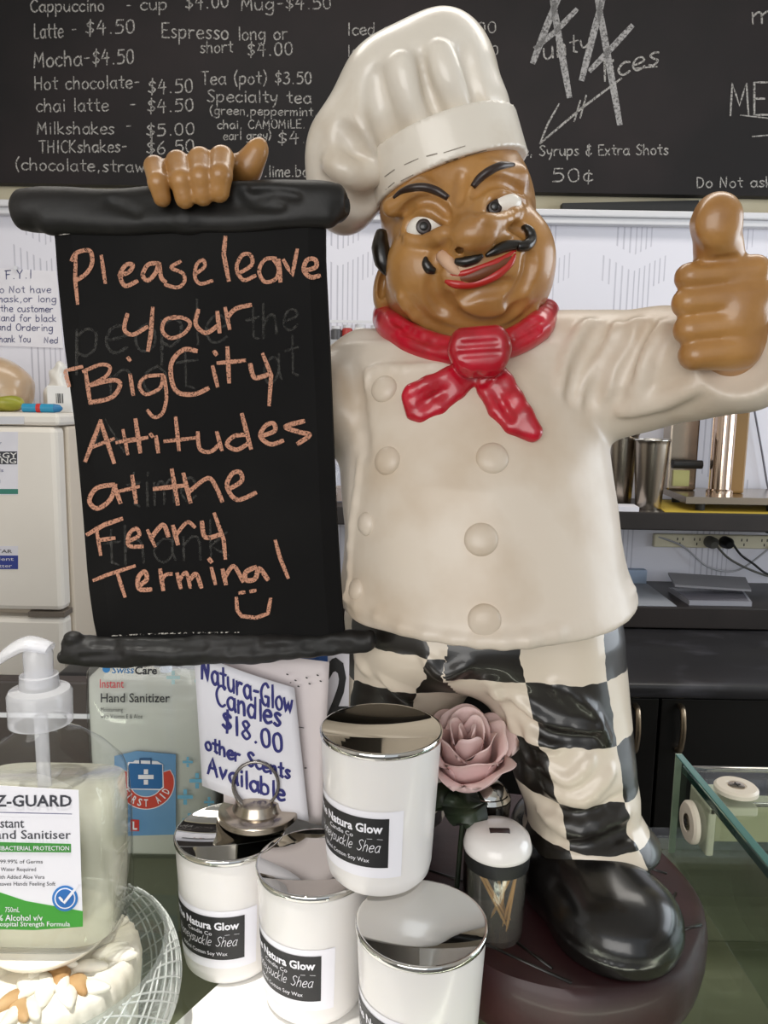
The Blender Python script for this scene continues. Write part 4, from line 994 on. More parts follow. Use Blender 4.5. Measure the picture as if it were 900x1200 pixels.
for i in range(nx):
    Ff.append((i, n1+i, n1+i+1, i+1)); a = ny*(nx+1)+i; Ff.append((a, a+1, n1+a+1, n1+a))
me = bpy.data.meshes.new('chalkboard'); me.from_pydata(Vv, [], Ff)
brd = link_mesh('chalkboard', me, M_brd, chef, False)
def bfn(x, y): return P(x, y, byd(y)-.0007)
def gfn(x, y): return P(x, y, byd(y)-.0004)
BOARD_HAND = {
200: '''182,200 180,260 186,318|*172,214 185,196 215,192 221,220 208,245 185,262|243,205 252,268|*286,252 310,242 318,226 302,226 288,250 300,276 328,265|*378,222 355,225 342,250 355,263 374,243 381,222 386,255 396,266|*432,218 410,232 438,246 442,266 425,280 396,273|*468,248 490,230 486,214 471,226 467,254 480,271 508,264|540,160 536,200 548,262|*569,248 603,226 600,202 580,203 567,233 583,262 611,252|*660,210 635,213 621,240 634,266 660,260 668,235 655,212|668,215 672,264|680,215 700,252 712,190|*728,240 757,231 755,213 736,214 728,238 744,255 765,252
*305,345 298,380 318,393 352,375|366,330 361,395 355,430|*420,350 396,358 389,383 408,401 440,391 456,366 436,352 412,354|*475,335 469,368 493,389 521,372|521,340 526,386|540,330 550,378|*545,352 565,331 600,322
205,480 216,556|*200,481 240,465 263,470 255,492 216,514|*216,514 270,502 288,512 268,543 216,556|312,490 319,536|307,449 311,454|*390,490 350,494 334,515 350,536 384,520 392,492 399,540 390,580 370,591 354,575|*470,432 440,429 412,458 411,500 426,531 465,536 498,522|510,470 521,516|514,434 518,440|545,425 549,506|523,461 586,455|*600,465 610,496 641,489|630,440 650,490 645,561|156,482 165,515|158,479 196,470''',
480: '''241,28 205,122|241,28 273,126|214,93 272,70|295,50 306,106|280,79 322,70|325,25 336,101|306,76 352,67|374,65 379,101|361,59 365,64|421,20 429,96|395,76 466,68|*474,55 479,94 504,101 526,83|520,55 531,96|*592,60 560,64 544,84 568,96 596,80|580,12 601,92|*627,63 658,51 655,33 636,39 624,64 648,83 677,75|*727,28 684,41 718,54 742,61 715,81
*272,180 232,188 214,218 233,237 264,216 276,181|274,182 288,222|317,160 326,222|284,196 332,185|412,145 426,226|370,190 441,182|440,155 456,221|*452,198 498,164 519,188 532,219|*550,190 579,171 575,150 556,154 544,184 568,216 612,200
231,284 241,347|210,299 250,276 291,262|236,313 273,308|*309,315 334,301 326,285 309,299 309,326 341,328|354,290 371,327|*362,308 390,276 403,302|415,280 426,321|*421,302 448,270 466,281|*484,270 492,306 526,300|514,250 536,312 540,356
225,409 260,395 322,375|280,388 299,447|*336,421 352,406 346,388 331,404 334,430 361,431|384,385 391,431|*388,408 397,396 411,394|425,394 433,427|*431,408 446,390 456,426|*455,408 470,394 482,425|507,380 516,417|502,359 506,364|534,385 541,417|*540,400 560,375 582,411|*612,378 590,389 589,408 611,406 621,381 641,406|660,315 671,355 690,402''',
}
st = []; rgc = random.Random(3)
for oy, txt in BOARD_HAND.items():
    for s_ in txt.replace('\n', '|').split('|'):
        cur = s_[0] == '*'
        pts = [Vector((float(q.split(',')[0])/2.045, oy+float(q.split(',')[1])/2.045, 0)) for q in s_.lstrip('*').split()]
        if cur: pts, _ = crom(pts, [1]*len(pts), 5)
        st.append(([(p.x, p.y) for p in pts], rgc.uniform(4.2, 5.6)))
st += [([(277, 701), (278, 715), (283, 722), (300, 724), (314, 719), (317, 702)], 4.6), ([(281, 695), (286, 694)], 4.5), ([(294, 693), (299, 692)], 4.5)]
ribbons('chalk_lettering', st, bfn, M_chk, brd)['label'] = 'pink chalk handwriting'
gl = write([('people', 90, 418, 268, 400, 52, 3.4), ('not', 130, 465, 230, 455, 50, 3), ('at', 310, 450, 350, 440, 50, 3), ('the', 290, 400, 350, 385, 40, 3), ('time', 150, 595, 230, 585, 44, 3), ('thank', 120, 665, 270, 652, 46, 3), ('A', 105, 535, 150, 530, 40, 3)], .3)
ribbons('rubbed_out_lettering', gl, gfn, M_chk_ghost, brd)['label'] = 'faint rubbed out chalk writing'
# rolls
def scroll_roll(pts, name):
    a = [P(x, y, Y) for x, y, Y, r in pts]
    lo = np.min(a, 0)-.03; hi = np.max(a, 0)+.03
    S = Sculpt(lo, hi, .0016)
    S.chain([Vector(p) for p in a], [r*q[2]*sm_ for q, r in zip(pts, [p[3] for p in pts])], .003, sm=4)
    return S, a
S, a = scroll_roll([(38, 247, .528, 23), (90, 247, .528, 23), (160, 245, .528, 21), (220, 240, .528, 19), (300, 238, .528, 21), (340, 239, .528, 22), (388, 239, .528, 23)], 'r')
for x, y in ((26, 246), (398, 238)):
    S.ell(P(x, y, .528), (.0052, .0115, .0125), None, .002)
for x, y in ((16, 250), (409, 238)):
    S.ell(P(x, y, .526), (.004, .005, .006), None, .002, 'c')
S.chain([Vector(P(60, 262, .521)), Vector(P(220, 258, .521)), Vector(P(384, 256, .521))], .008, .006)
for pts in ([(285, 222), (300, 236), (330, 240)], [(130, 236), (160, 250)], [(300, 228), (325, 226), (350, 230)]): fold(S, pts, .0018, .005, 'c', .0006)
S.noise(.0012, 70, 5)
S.mesh('scroll_roll', M_scr, chef)
S, a = scroll_roll([(92, 763, .545, 17), (170, 762, .545, 18), (250, 760, .545, 17.5), (340, 757, .545, 17), (425, 752, .545, 15)], 'r')
S.ell(P(82, 762, .545), (.006, .009, .0105), None, .002); S.ell(P(74, 768, .543), (.004, .006, .006), None, .002)
S.ell(P(86, 747, .54), (.006, .005, .004), None, .003); S.ell(P(71, 762, .541), (.003, .004, .0045), None, .001, 'c')
S.ell(P(434, 748, .543), (.005, .008, .008), None, .003)
for pts in ([(110, 755), (200, 757), (300, 752)], [(250, 765), (330, 760), (410, 757)], [(95, 770), (140, 768)]): fold(S, pts, .0016, .005, 'c', .0006)
S.noise(.0012, 70, 6)
S.mesh('scroll_roll', M_scr, chef)
ribbons('chipped_edge', [([(70, 275), (90, 272), (120, 269)], 2), ([(130, 268), (170, 266)], 1.4), ([(262, 265), (280, 262)], 1.4), ([(296, 264), (308, 262)], 2.4), ([(335, 262), (350, 261)], 1.4), ([(130, 745), (200, 742), (280, 741)], 1.6)], lambda x, y: P(x, y, byd(y)-.0009), M_chip_w, brd)
# --- hand over the top roll
LH = Sculpt(P(150, 262, .5)*np.array([1, 0, 1])+np.array([0, .485, 0]), P(330, 145, .53)*np.array([1, 0, 1])+np.array([0, .60, 0]), .0014)
for x0, y0, x1, y1, r in ((182, 196, 190, 233, 12.2), (208, 190, 216, 234, 12.6), (234, 187, 237, 230, 12.4), (260, 186, 257, 226, 12.2)):
    LH.chain([P(x0, y0+2, .535), P(x0, y0, .518), P((x0+x1)/2, (y0+y1)/2, .505), P(x1, y1-1, .507)], [.0072, r*.00059, r*.00057, (r-1.5)*.00056], .0014)
LH.ell(P(222, 205, .549), (.028, .016, .012), None, .004)
LH.chain([P(270, 205, .545), P(290, 197, .54), P(301, 178, .536)], [.009, .0095, .0062], .004)
LH.ell(P(299, 184, .535), (.0075, .006, .013), rot_img(-25), .004)
LH.cone(P(235, 225, .556), P(238, 275, .562), .018, .02, .006)
LH.noise(.0005, 80, 7)
lh = LH.mesh('hand', M_skin, chef)
# ------------------------------------------------------------------ counter and the small glass case on it
M_glass = glassy('counter_glass', (.91, .945, .93), .02)
M_gedge = mat('glass_edge_green', '58807a', .15, spec=.6)
M_case = mat('case_board', '75735a', .5, col2='62614c', nscale=4)
M_dkwood = mat('dark_counter_timber', '2c211d', .45, col2='392b25', nscale=6)
XR = .285
co = thing('display_counter', (0, .60, 0), 'glass-topped display counter that carries the statue, candles and sanitiser bottles', 'counter')
mb = MB(); mb.box((-1.0, .30, CZ-.010), (1.0, .735, CZ), .001); mb.build('glass_top', M_glass, co)
box('front_pane', (-.99, .302, .50), (.99, .308, CZ-.0105), M_glass, co)
box('interior_shelf', (-.98, .3245, CZ-.118), (.98, .712, CZ-.110), M_case, co)
box('lower_cabinet', (-.99, .30, .0), (.99, .732, .5), M_dkwood, co)
box('rear_board', (-.99, .713, .5), (.99, .733, CZ-.011), mat('case_back_olive', '4a4a3a', .5), co)
l = area('case_strip_light', (.1, .335, CZ-.03), (.1, .66, CZ-.10), 1.7, .02, 1.6, (1.0, .96, .80))
mb = MB(); mb.box((-.85, .312, CZ-.024), (.95, .322, CZ-.0108)); mb.build('lamp_housing', M_alu, co)
for x in (-.995, .985): box('end_frame', (x, .30, .5), (x+.010, .734, CZ-.0105), M_alu, co)
box('shelf_edge_strip', (-.98, .52, CZ-.1098), (.98, .545, CZ-.102), M_white, co)
# timber upstand at the back left
zl0, zl1 = float(P(60, 838, .737)[2]), float(P(60, 799, .737)[2])
up = thing('counter_upstand', (-.5, .75, 0), 'dark timber upstand with a pale strip behind the sanitiser bottles', 'upstand')
box('upstand_board', (-1.0, .7375, .0), (-.115, .757, zl1), M_dkwood, up, .002)
box('pale_strip', (-1.0, .7362, zl0-.003), (-.115, .7378, zl0+.002), M_alu, up)
# glass case
CT = 1.176
gc = thing('glass_case', (.55, .5, CZ), 'small frameless glass case on the counter, right of the statue', 'glass case')
mb = MB(); mb.box((XR-.005, .34, CZ+.0005), (XR+.001, .688, CT), .0008); lp = mb.build('side_pane', M_glass, gc)
mb = MB(); mb.box((XR-.0052, .3395, CT-.0005), (XR+.0012, .688, CT+.0012), .0004); mb.build('polished_edge', M_gedge, lp)
mb = MB(); mb.box((XR-.0052, .6875, CZ+.0005), (XR+.0012, .6895, CT+.0012), .0004); mb.build('polished_edge', mat('glass_edge_pale', '8b9a86', .2), lp)
mb = MB(); mb.box((XR+.0016, .34, CT-.016), (.95, .686, CT-.010), .0008); tp = mb.build('top_pane', M_glass, gc)
mb = MB(); mb.box((XR+.0014, .339, CT-.0162), (XR+.0022, .686, CT-.0098)); mb.build('polished_edge', mat('glass_edge_dark', '2d4a45', .2), tp)
mb = MB(); mb.tube([(XR+.003, .686, CT-.0125), (.95, .686, CT-.0125)], .0028, 10); mb.build('rear_rail', M_chrome, gc, True)
M_knob = mat('knob_cream', 'd9cfbf', .35)
def knob(c, n):
    c = Vector(c); Mx = Vector(n).to_track_quat('Z', 'Y').to_matrix().to_4x4(); Mx.translation = c
    k = MB().lathe(0, 0, [(0, 0), (.0185, 0), (.0185, .0035), (.0165, .0055), (.0085, .0058), (.0078, .0045), (0, .0045)], 36, Mx).build('knob', M_knob, gc, auto=40)
    MB().lathe(0, 0, [(0, .0046), (.0072, .0046), (.0070, .0056), (.0040, .0062), (0, .0060)], 24, Mx).build('screw', M_steel, k, auto=40)
    mb = MB(); t1 = Mx.to_3x3() @ Vector((1, 0, 0)); t2 = Mx.to_3x3() @ Vector((0, 1, 0)); nn = Vector(n).normalized()
    for t in (t1, t2):
        mb.tube([c+nn*.0060-t*.0034, c+nn*.0060+t*.0034], .0007, 6)
    mb.build('cross_slot', M_black, k)
knob((.316, .640, CT-.0098), (0, 0, 1)); knob((XR-.0052, .640, 1.136), (-1, 0, 0)); knob((.405, .668, CT-.0098), (0, 0, 1))
mb = MB(); mb.box((XR+.002, .625, 1.112), (XR+.009, .668, CT-.018), .002); mb.box((XR+.002, .625, CT-.026), (XR+.045, .668, CT-.0175), .002)
mb.build('corner_bracket', mat('bracket_cream', 'e3dcc4', .45), gc)
mb = MB(); mb.box((XR+.016, .655, 1.108), (.95, .672, 1.146), .002); br = mb.build('rear_bar', mat('frosted_bar', 'b5b391', .3), gc)
mb = MB(); mb.tube([(XR+.016, .652, 1.147), (.95, .652, 1.147)], .0022, 8); mb.build('bar_trim', M_chrome, br, True)
box('back_pane', (XR+.0016, .680, CZ+.0005), (.95, .685, 1.106), M_glass, gc)

# ------------------------------------------------------------------ candles
M_jar = mat('candle_jar_white', 'e8e4e1', .28, coat=.25, sss=.12)
M_lidm = mat('mirror_lid', 'dcdad6', .03, metal=1.0)
M_lbl = mat('label_white', 'eceaf0', .55)
M_lblk = mat('label_black', '1d1c1e', .45)
CH = .104
cprof = [(0, 0), (.024, 0), (.0315, .0012), (.0348, .0050), (.0362, .012), (.0405, .0985), (.0400, .0990), (0, .0990)]
def crad(z): return float(np.interp(z, [.005, .012, .0985], [.0348, .0362, .0405]))
def make_candle(label, root, face):
    """face: turn of the label, degrees from the shopper's side"""
    x, y, z0 = root
    c = thing('candle', root, label, 'candle', 'white jar candles with mirror lids')
    MB().lathe(x, y, [(r, z0+z) for r, z in cprof], 72).build('glass_jar', M_jar, c, auto=35)
    MB().lathe(x, y, [(0, z0+.0992), (.0404, z0+.0992), (.0413, z0+.0998), (.0416, z0+.1010), (.0416, z0+.1030), (.0410, z0+.1040), (.0398, z0+.1040), (.0393, z0+.1032), (0, z0+.1030)], 72).build('mirror_lid', M_lidm, c, auto=60)
    def put(lift):
        def fn(a, v):          # a: metres along the curve, v: metres below the top edge of the black label
            z = .0595-v; r = crad(z)+lift; t = rad(face)+a/.0385
            return (x+r*math.sin(t), y-r*math.cos(t), z0+z)
        return fn
    def patch(name, a0, a1, v0, v1, lift, m, parent):
        fn = put(lift); n = 24; V = [fn(a0+(a1-a0)*i/n, v) for v in (v0, v1) for i in range(n+1)]
        me = bpy.data.meshes.new(name); me.from_pydata(V, [], [(i, i+1, n+2+i, n+1+i) for i in range(n)])
        return link_mesh(name, me, m, parent, True)
    lb = patch('label', -.039, .041, -.0045, .042, .0003, M_lbl, c)
    patch('black_panel', -.0315, .0315, 0, .0345, .0006, M_lblk, lb)
    type_text('label_type', [('The Natura Glow', -.0295, .0098, .0058, .057, .030, 0), ('Candle Co', -.013, .0148, .0030, .021, 0, 0), ('500ml Cotton Soy Wax', -.021, .0308, .0028, .040, 0, 0)], put(.0009), M_lbl, lb)
    q = write([('Honeysuckle', -.0265, .0232, .0065, .0232, .0075, .00045), ('Shea', .0105, .0232, .0255, .0232, .0078, .00045)], .2)
    q = [([(px+(.0232-py)*.28, py) for px, py in s_], w_) for s_, w_ in q]
    q += [([(.0175, .0142), (.0275, .0142)], .0003)]
    ribbons('label_script', q, put(.0009), M_lbl, lb, 1)
    return c
Lz = CZ+CH
def deg_az(x, y): return math.degrees(math.atan2(x, y))
c_r = G(494, 1078, Lz); c_m = G(369, 1008, Lz); c_l = G(270, 972, Lz)
make_candle('front white jar candle nearest the shopper, supporting the upper candle and reflecting it', (c_r[0], c_r[1], CZ), -deg_az(c_r[0], c_r[1])-34)
make_candle('middle white jar candle of the bottom three, with blue writing mirrored in its lid', (c_m[0], c_m[1], CZ), -deg_az(c_m[0], c_m[1])-40)
make_candle('rear white jar candle under the wire sign clip, next to the sanitiser bottle', (c_l[0], c_l[1], CZ), -deg_az(c_l[0], c_l[1])-33)
c_t = G(447, 852, Lz+CH)
make_candle('top white jar candle stacked on the others, checked trousers mirrored in its lid', (c_t[0], c_t[1], Lz+.0002), -deg_az(c_t[0], c_t[1])-38)

# ------------------------------------------------------------------ price sign in its wire clip
sc_ = G(303, 956, Lz)
cl = thing('sign_clip', (sc_[0], sc_[1], Lz), 'round steel sign holder with wire ring on the rear candle lid', 'sign holder')
MB().lathe(sc_[0], sc_[1], [(0, Lz+.0003), (.030, Lz+.0003), (.0315, Lz+.002), (.0310, Lz+.0055), (.0295, Lz+.0065), (.0200, Lz+.0075), (.0185, Lz+.010), (.0175, Lz+.0145), (.0120, Lz+.0175), (.0065, Lz+.0185), (.006, Lz+.022), (0, Lz+.022)], 56).build('weighted_base', M_steel, cl, auto=35)
YP = sc_[1]-.004
rc = P(300, 919, YP-.004); mb = MB()
pts = []
for i in range(61):
    t = 2*math.pi*i/30; pts.append((rc[0]+.0172*math.sin(t), rc[1]+(.0035-.0032*i/30), rc[2]-.0187*math.cos(t)))
mb.tube([(sc_[0], sc_[1], Lz+.02)]+pts[1:]+[(sc_[0], sc_[1]-.002, Lz+.02)], .0012, 10); mb.build('wire_ring', mat('wire_steel', '8f8a86', .25, metal=1), cl, True)
def sheet(name, corners, Y, bow, m, lab, cat, dY=(0, 0, 0, 0)):
    """sheet of paper from its four corners (tl, tr, br, bl), gently bowed"""
    n = 14; V = []
    C_ = [P(x, y, Y+d) for (x, y), d in zip(corners, dY)]
    def fn(s_, t):
        p = C_[0]*(1-s_)*(1-t)+C_[1]*s_*(1-t)+C_[2]*s_*t+C_[3]*(1-s_)*t
        return p+np.array([0, -bow*math.sin(math.pi*s_)*(1-.4*t), 0])
    for k in (0, .0004):
        for j in range(n+1):
            for i in range(n+1): V.append(tuple(fn(i/n, j/n)+np.array([0, k, 0])))
    N1 = (n+1)**2; Fc = []
    for j in range(n):
        for i in range(n):
            a = j*(n+1)+i; Fc += [(a, a+1, a+n+2, a+n+1), (N1+a, N1+a+n+1, N1+a+n+2, N1+a+1)]
    for i in range(n):
        a, b_ = i, n*(n+1)+i; Fc += [(a, N1+a, N1+a+1, a+1), (b_, b_+1, N1+b_+1, N1+b_)]
        a, b_ = i*(n+1), i*(n+1)+n; Fc += [(a, a+n+1, N1+a+n+1, N1+a), (b_, N1+b_, N1+b_+n+1, b_+n+1)]
    me = bpy.data.meshes.new(name); me.from_pydata(V, [], Fc)
    o = link_mesh(name, me, m, None, True); tag(o, lab, cat)
    return o, C_, fn
YF = YP-.0005
sg, C_, fn = sheet('price_sign', [(227, 764), (345, 806), (362, 963), (237, 921)], YF, .004, M_paper, 'white paper sign with blue handwritten candle price, held in the wire ring', 'sign')
A2 = np.array([[227, 764], [345, 806], [362, 963], [237, 921]], float)
def inv_bil(x, y):
    s_, t = .5, .5
    for _ in range(12):
        p = A2[0]*(1-s_)*(1-t)+A2[1]*s_*(1-t)+A2[2]*s_*t+A2[3]*(1-s_)*t
        du = (A2[1]-A2[0])*(1-t)+(A2[2]-A2[3])*t; dv = (A2[3]-A2[0])*(1-s_)+(A2[2]-A2[1])*s_
        e = np.array([x, y])-p; J = np.array([du, dv]).T; ds = np.linalg.solve(J, e); s_ += ds[0]; t += ds[1]
    return s_, t
def sfn(x, y): return fn(*inv_bil(x, y))+np.array([0, -.0004, 0])
ribbons('ink_writing', write([('Natura-Glow', 237, 794, 343, 836, 25, 3.3), ('Candles', 254, 823, 329, 849, 24, 3.3), ('$18.00', 262, 851, 331, 880, 23, 3.4), ('other Scents', 241, 876, 340, 911, 16, 3.4), ('Available', 244, 905, 334, 937, 20, 3.4)], .2), sfn, M_ink, sg)
s2, _, _ = sheet('price_sign', [(262, 763), (386, 776), (377, 968), (262, 940)], YP+.0065, -.002, mat('paper_pinkish', 'dcd2d2', .7), 'second paper sheet behind the handwritten candle sign, with small dark dots', 'sign')
ribbons('ink_dots', [([(336+i*6.5+(i % 2)*3, 790+(i*7 % 17)), (337.5+i*6.5+(i % 2)*3, 790.6+(i*7 % 17))], 1.6) for i in range(7)]+[([(350, 852), (356, 853)], 1), ([(357, 900), (359, 900)], 1.4), ([(340, 800), (341, 800)], 1.2)], lambda x, y: P(x, y, YP+.0040), M_black, s2)
# number card
YN = .590
nc = thing('number_card', tuple(P(372, 1010, YN)), 'white card with a bold black number 2 and blue header, beside the checked trousers', 'card')
zc0 = CZ+.0005; xa, xb = float(P(322, 800, YN)[0]), float(P(409, 800, YN)[0]); zt = float(P(370, 762, YN)[2])
box('card_sheet', (xa, YN, zc0), (xb, YN+.0015, zt), M_paper, nc)
box('blue_header', (xa+.0005, YN-.0006, float(P(345, 780, YN)[2])), (float(P(384, 770, YN)[0]), YN-.0001, zt-.001), mat('header_blue', '2f5fa8', .5), nc)
type_text('number', [('2', 383, 840, 66, 25, .035, 0)], lambda x, y: P(x, y, YN-.0004), M_black, nc)

# ------------------------------------------------------------------ pump bottle, carved block and cut-glass bowl
bx_, by_ = -.2150, .463; BZ = 1.146
M_clear = glassy('clear_plastic', (.97, .975, .98), .04, 1.42)
M_clear2 = glassy('clear_plastic_blue', (.955, .98, .99), .05, 1.42)
M_liq = glassy('clear_gel', (.95, .96, .90), .06, 1.2, milk=.42, milkcol='efedda')
M_liq2 = glassy('pale_gel', (.93, .95, .92), .06, 1.2, milk=.75, milkcol='e9e7dd')
M_pump = glassy('frosted_white_plastic', (.95, .95, .97), .2, 1.45, milk=.34, milkcol='f0f0f2')
def oval(cx, cy, rows, n=64, p=4.0, caps=True):
    """rounded-box bottle: rows of (z, half width, half depth)"""
    mb = MB(); rings = []
    for z, a, b_ in rows:
        r_ = []
        for i in range(n):
            t = 2*math.pi*i/n; c_, s_ = math.cos(t), math.sin(t)
            e = 2/p if a > .018 else 1.0
            r_.append(mb.bm.verts.new((cx+a*math.copysign(abs(c_)**e, c_), cy+b_*math.copysign(abs(s_)**e, s_), z)))
        rings.append(r_)
    for a, b_ in zip(rings, rings[1:]):
        for i in range(n):
            j = (i+1) % n; mb.bm.faces.new((a[i], a[j], b_[j], b_[i]))
    mb.bm.faces.new(rings[0][::-1])
    if caps: mb.bm.faces.new(rings[-1])
    return mb
zb1 = BZ+.010
pb = thing('sanitiser_bottle', (bx_, by_, zb1), 'clear pump bottle of hand sanitiser with green and white label, at left front', 'bottle')
rows = [(zb1, .043, .026), (zb1+.004, .048, .032), (zb1+.012, .0505, .034), (zb1+.075, .051, .0345), (zb1+.100, .0495, .034), (zb1+.110, .046, .032), (zb1+.122, .034, .027), (zb1+.131, .022, .020), (zb1+.136, .016, .016), (zb1+.143, .015, .015)]
oval(bx_, by_, rows, caps=False).build('clear_body', M_clear, pb, True)
oval(bx_, by_, [(zb1+.003, .042, .026), (zb1+.008, .047, .031), (zb1+.075, .0485, .032), (zb1+.098, .0472, .0315)]).build('sanitiser_gel', M_liq, pb, True)
MB().lathe(bx_, by_, [(.0155, zb1+.140), (.0192, zb1+.141), (.0194, zb1+.160), (.0180, zb1+.1625), (.0120, zb1+.164), (.0115, zb1+.172), (0, zb1+.172)], 40).build('ribbed_collar', M_pump, pb, auto=40)
mb = MB(); mb.tube([(bx_, by_, zb1+.165), (bx_, by_, zb1+.186), (bx_, by_, zb1+.192)], [.0085, .009, .007], 20)
mb.tube([(bx_+.008, by_, zb1+.189), (bx_-.006, by_, zb1+.192), (bx_-.017, by_-.003, zb1+.187), (bx_-.028, by_-.005, zb1+.177)], [.007, .010, .0080, .004], 16, sm=4, flat=(0, 0, 1))
mb.build('pump_head', M_pump, pb, auto=50)
mb = MB(); mb.tube([(bx_, by_, zb1+.145), (bx_+.001, by_, zb1+.008)], .0042, 12); mb.build('dip_tube', M_pump, pb, True)
yl = by_-.0352
def lfn(x, y): return P(x, y, yl-.0004)
def face_poly(name, pts, Y, m, parent): return MB().poly_prism([P(x, y, Y) for x, y in pts], (0, 1, 0), .0002).build(name, m, parent)
lbz = face_poly('front_label', [(-46, 918), (92, 926), (97, 1086), (40, 1090), (-44, 1088)], yl, M_lbl, pb)
face_poly('green_swoosh', [(-44, 1030), (0, 1046), (30, 1056), (97, 1068), (97, 1086), (40, 1090), (-44, 1088)], yl-.0003, mat('label_green', '3f9a35', .5), lbz)
face_poly('green_band', [(-44, 986), (83, 989), (83, 999), (-44, 998)], yl-.0003, mat('label_green_band', '3f8f3a', .5), lbz)
type_text('label_type', [('EZ-GUARD', -15, 945, 13, 99, .02, 0), ('Instant', -10, 970, 11, 38, .004, 0), ('Hand Sanitiser', -17, 983, 10, 100, .004, 0), ('Kills 99.99% of Germs', -14, 1012, 4.5, 64, 0, 0), ('No Water Required', -9, 1021, 4.5, 51, 0, 0), ('With Added Aloe Vera', -7, 1030, 4.5, 59, 0, 0), ('Leaves Hands Feeling Soft', -4, 1038, 4.5, 69, 0, 0)], lfn, mat('type_dark', '3b3c44', .6), lbz)
type_text('label_type_white', [('ANTIBACTERIAL PROTECTION', -14, 996.5, 5, 95, .006, 0), ('750mL', 6, 1069, 6, 17, 0, 0), ('70% Alcohol v/v', -12, 1079, 7, 62, .008, 0), ('Hospital Strength Formula', -6, 1085.5, 5.5, 88, .004, 0)], lambda x, y: P(x, y, yl-.0007), M_lbl, lbz)
ribbons('label_rule', [([(-44, 951), (84, 954)], .9)], lfn, M_greyink, lbz)
cirp = lambda cx, cy, r, n=28: [(cx+r*math.cos(2*math.pi*i/n), cy+r*math.sin(2*math.pi*i/n)) for i in range(n)]
bd_ = face_poly('quality_badge', cirp(76, 1053, 15), yl-.0005, mat('badge_blue', '2f78c0', .5), lbz)
face_poly('badge_ring', cirp(76, 1053, 12.2), yl-.0007, M_lbl, bd_); face_poly('badge_disc', cirp(76, 1053, 10.8), yl-.0009, mat('badge_blue_disc', '2a6cb5', .5), bd_)
ribbons('tick', [([(70, 1052), (75, 1058), (91, 1038)], 3.2)], lambda x, y: P(x, y, yl-.0012), M_lbl, bd_)
# carved block
M_carv = mat('carved_white', 'f0ebdd', .55, col2='e6decb', nscale=30, bump=.3, bscale=90)
M_carvb = mat('carved_brown', 'a9804f', .6, col2='c8a678', nscale=25)
cb = thing('carved_block', (bx_, by_-.012, CZ), 'white carved block with leaf relief and brown stains, under the pump bottle', 'ornament')
cyb = by_-.012; mb = MB(); n = 120; rings = []
for z, r in ((CZ+.0045, .050), (CZ+.012, .056), (CZ+.056, .0600), (CZ+.064, .0585), (CZ+.068, .054), (CZ+.068, .01)):
    rings.append([mb.bm.verts.new((bx_+(r+(.0010*math.sin(i*2*math.pi*40/n) if .05 < r < .0599 or r == .06 else 0))*math.cos(2*math.pi*i/n), cyb+(r+(.0010*math.sin(i*2*math.pi*40/n)))*math.sin(2*math.pi*i/n), z)) for i in range(n)])
for a, b_ in zip(rings, rings[1:]):
    for i in range(n): mb.bm.faces.new((a[i], a[(i+1) % n], b_[(i+1) % n], b_[i]))
mb.bm.faces.new(rings[0][::-1]); mb.bm.faces.new(rings[-1]); cbo = mb.build('block_body', M_carv, cb, True)
rg = random.Random(4)
for k in range(46):
    a = rg.uniform(0, 6.283); r = .052*math.sqrt(rg.random()); x, y = bx_+r*math.cos(a), cyb+r*math.sin(a)
    mb = MB(); bmesh.ops.create_uvsphere(mb.bm, u_segments=16, v_segments=8, radius=1); th = a+rg.uniform(-.5, .5)
    for v in mb.bm.verts:
        X = v.co.x*rg.choice((1,))*.012; Y_ = v.co.y*.0055*(1-.5*v.co.x); 
        v.co = Vector((x+X*math.cos(th)-Y_*math.sin(th), y+X*math.sin(th)+Y_*math.cos(th), CZ+.0685+v.co.z*.0036+v.co.x*.0012))
    brown = rg.random() < .2
    o = mb.build('carved_leaf', M_carvb if brown else M_carv, cb, True)
    if brown: o['label'] = 'brown stained leaf'
MB().lathe(bx_, by_, [(0, zb1-.006), (.036, zb1-.006), (.040, zb1-.001), (.040, zb1-.0002), (0, zb1-.0002)], 40).build('flower_centre', M_carv, cb, True)
# cut-glass bowl
M_cut = glassy('cut_glass', (.93, .95, .94), .05, 1.5, milk=.10, milkcol='dfe3df')
M_cutl = glassy('cut_glass_lines', (.95, .97, .96), .05, 1.6, milk=.42, milkcol='f2f4f0')
gbw = thing('cut_glass_bowl', (bx_, cyb, CZ), 'round cut-glass bowl with crosshatched sides, around the carved block', 'bowl')
bp_ = [(.045, .0003), (.066, .006), (.080, .022), (.0855, .042), (.083, .060), (.078, .070)]
bpr, _ = crom([Vector((r, 0, z)) for r, z in bp_], [1]*6, 5)
MB().lathe(bx_, cyb, [(0, CZ+.0003)]+[(p.x, CZ+p.z) for p in bpr]+[(.0765, CZ+.0715), (.075, CZ+.070)]+[(p.x-.0025, CZ+p.z+.001) for p in bpr[::-1]]+[(0, CZ+.003)], 72).build('bowl_glass', M_cut, gbw, True)
mb = MB()
for k in range(44):
    for s_ in (-1, 1):
        pts = []
        for i, p in enumerate(bpr[3:]):
            t = 2*math.pi*(k+(k % 4)*.12)/44+s_*i*.048; pts.append((bx_+(p.x+.0002)*math.cos(t), cyb+(p.x+.0002)*math.sin(t), CZ+p.z))
        mb.tube(pts, .0007, 5)
mb.build('crosshatch_cuts', M_cutl, gbw, True)

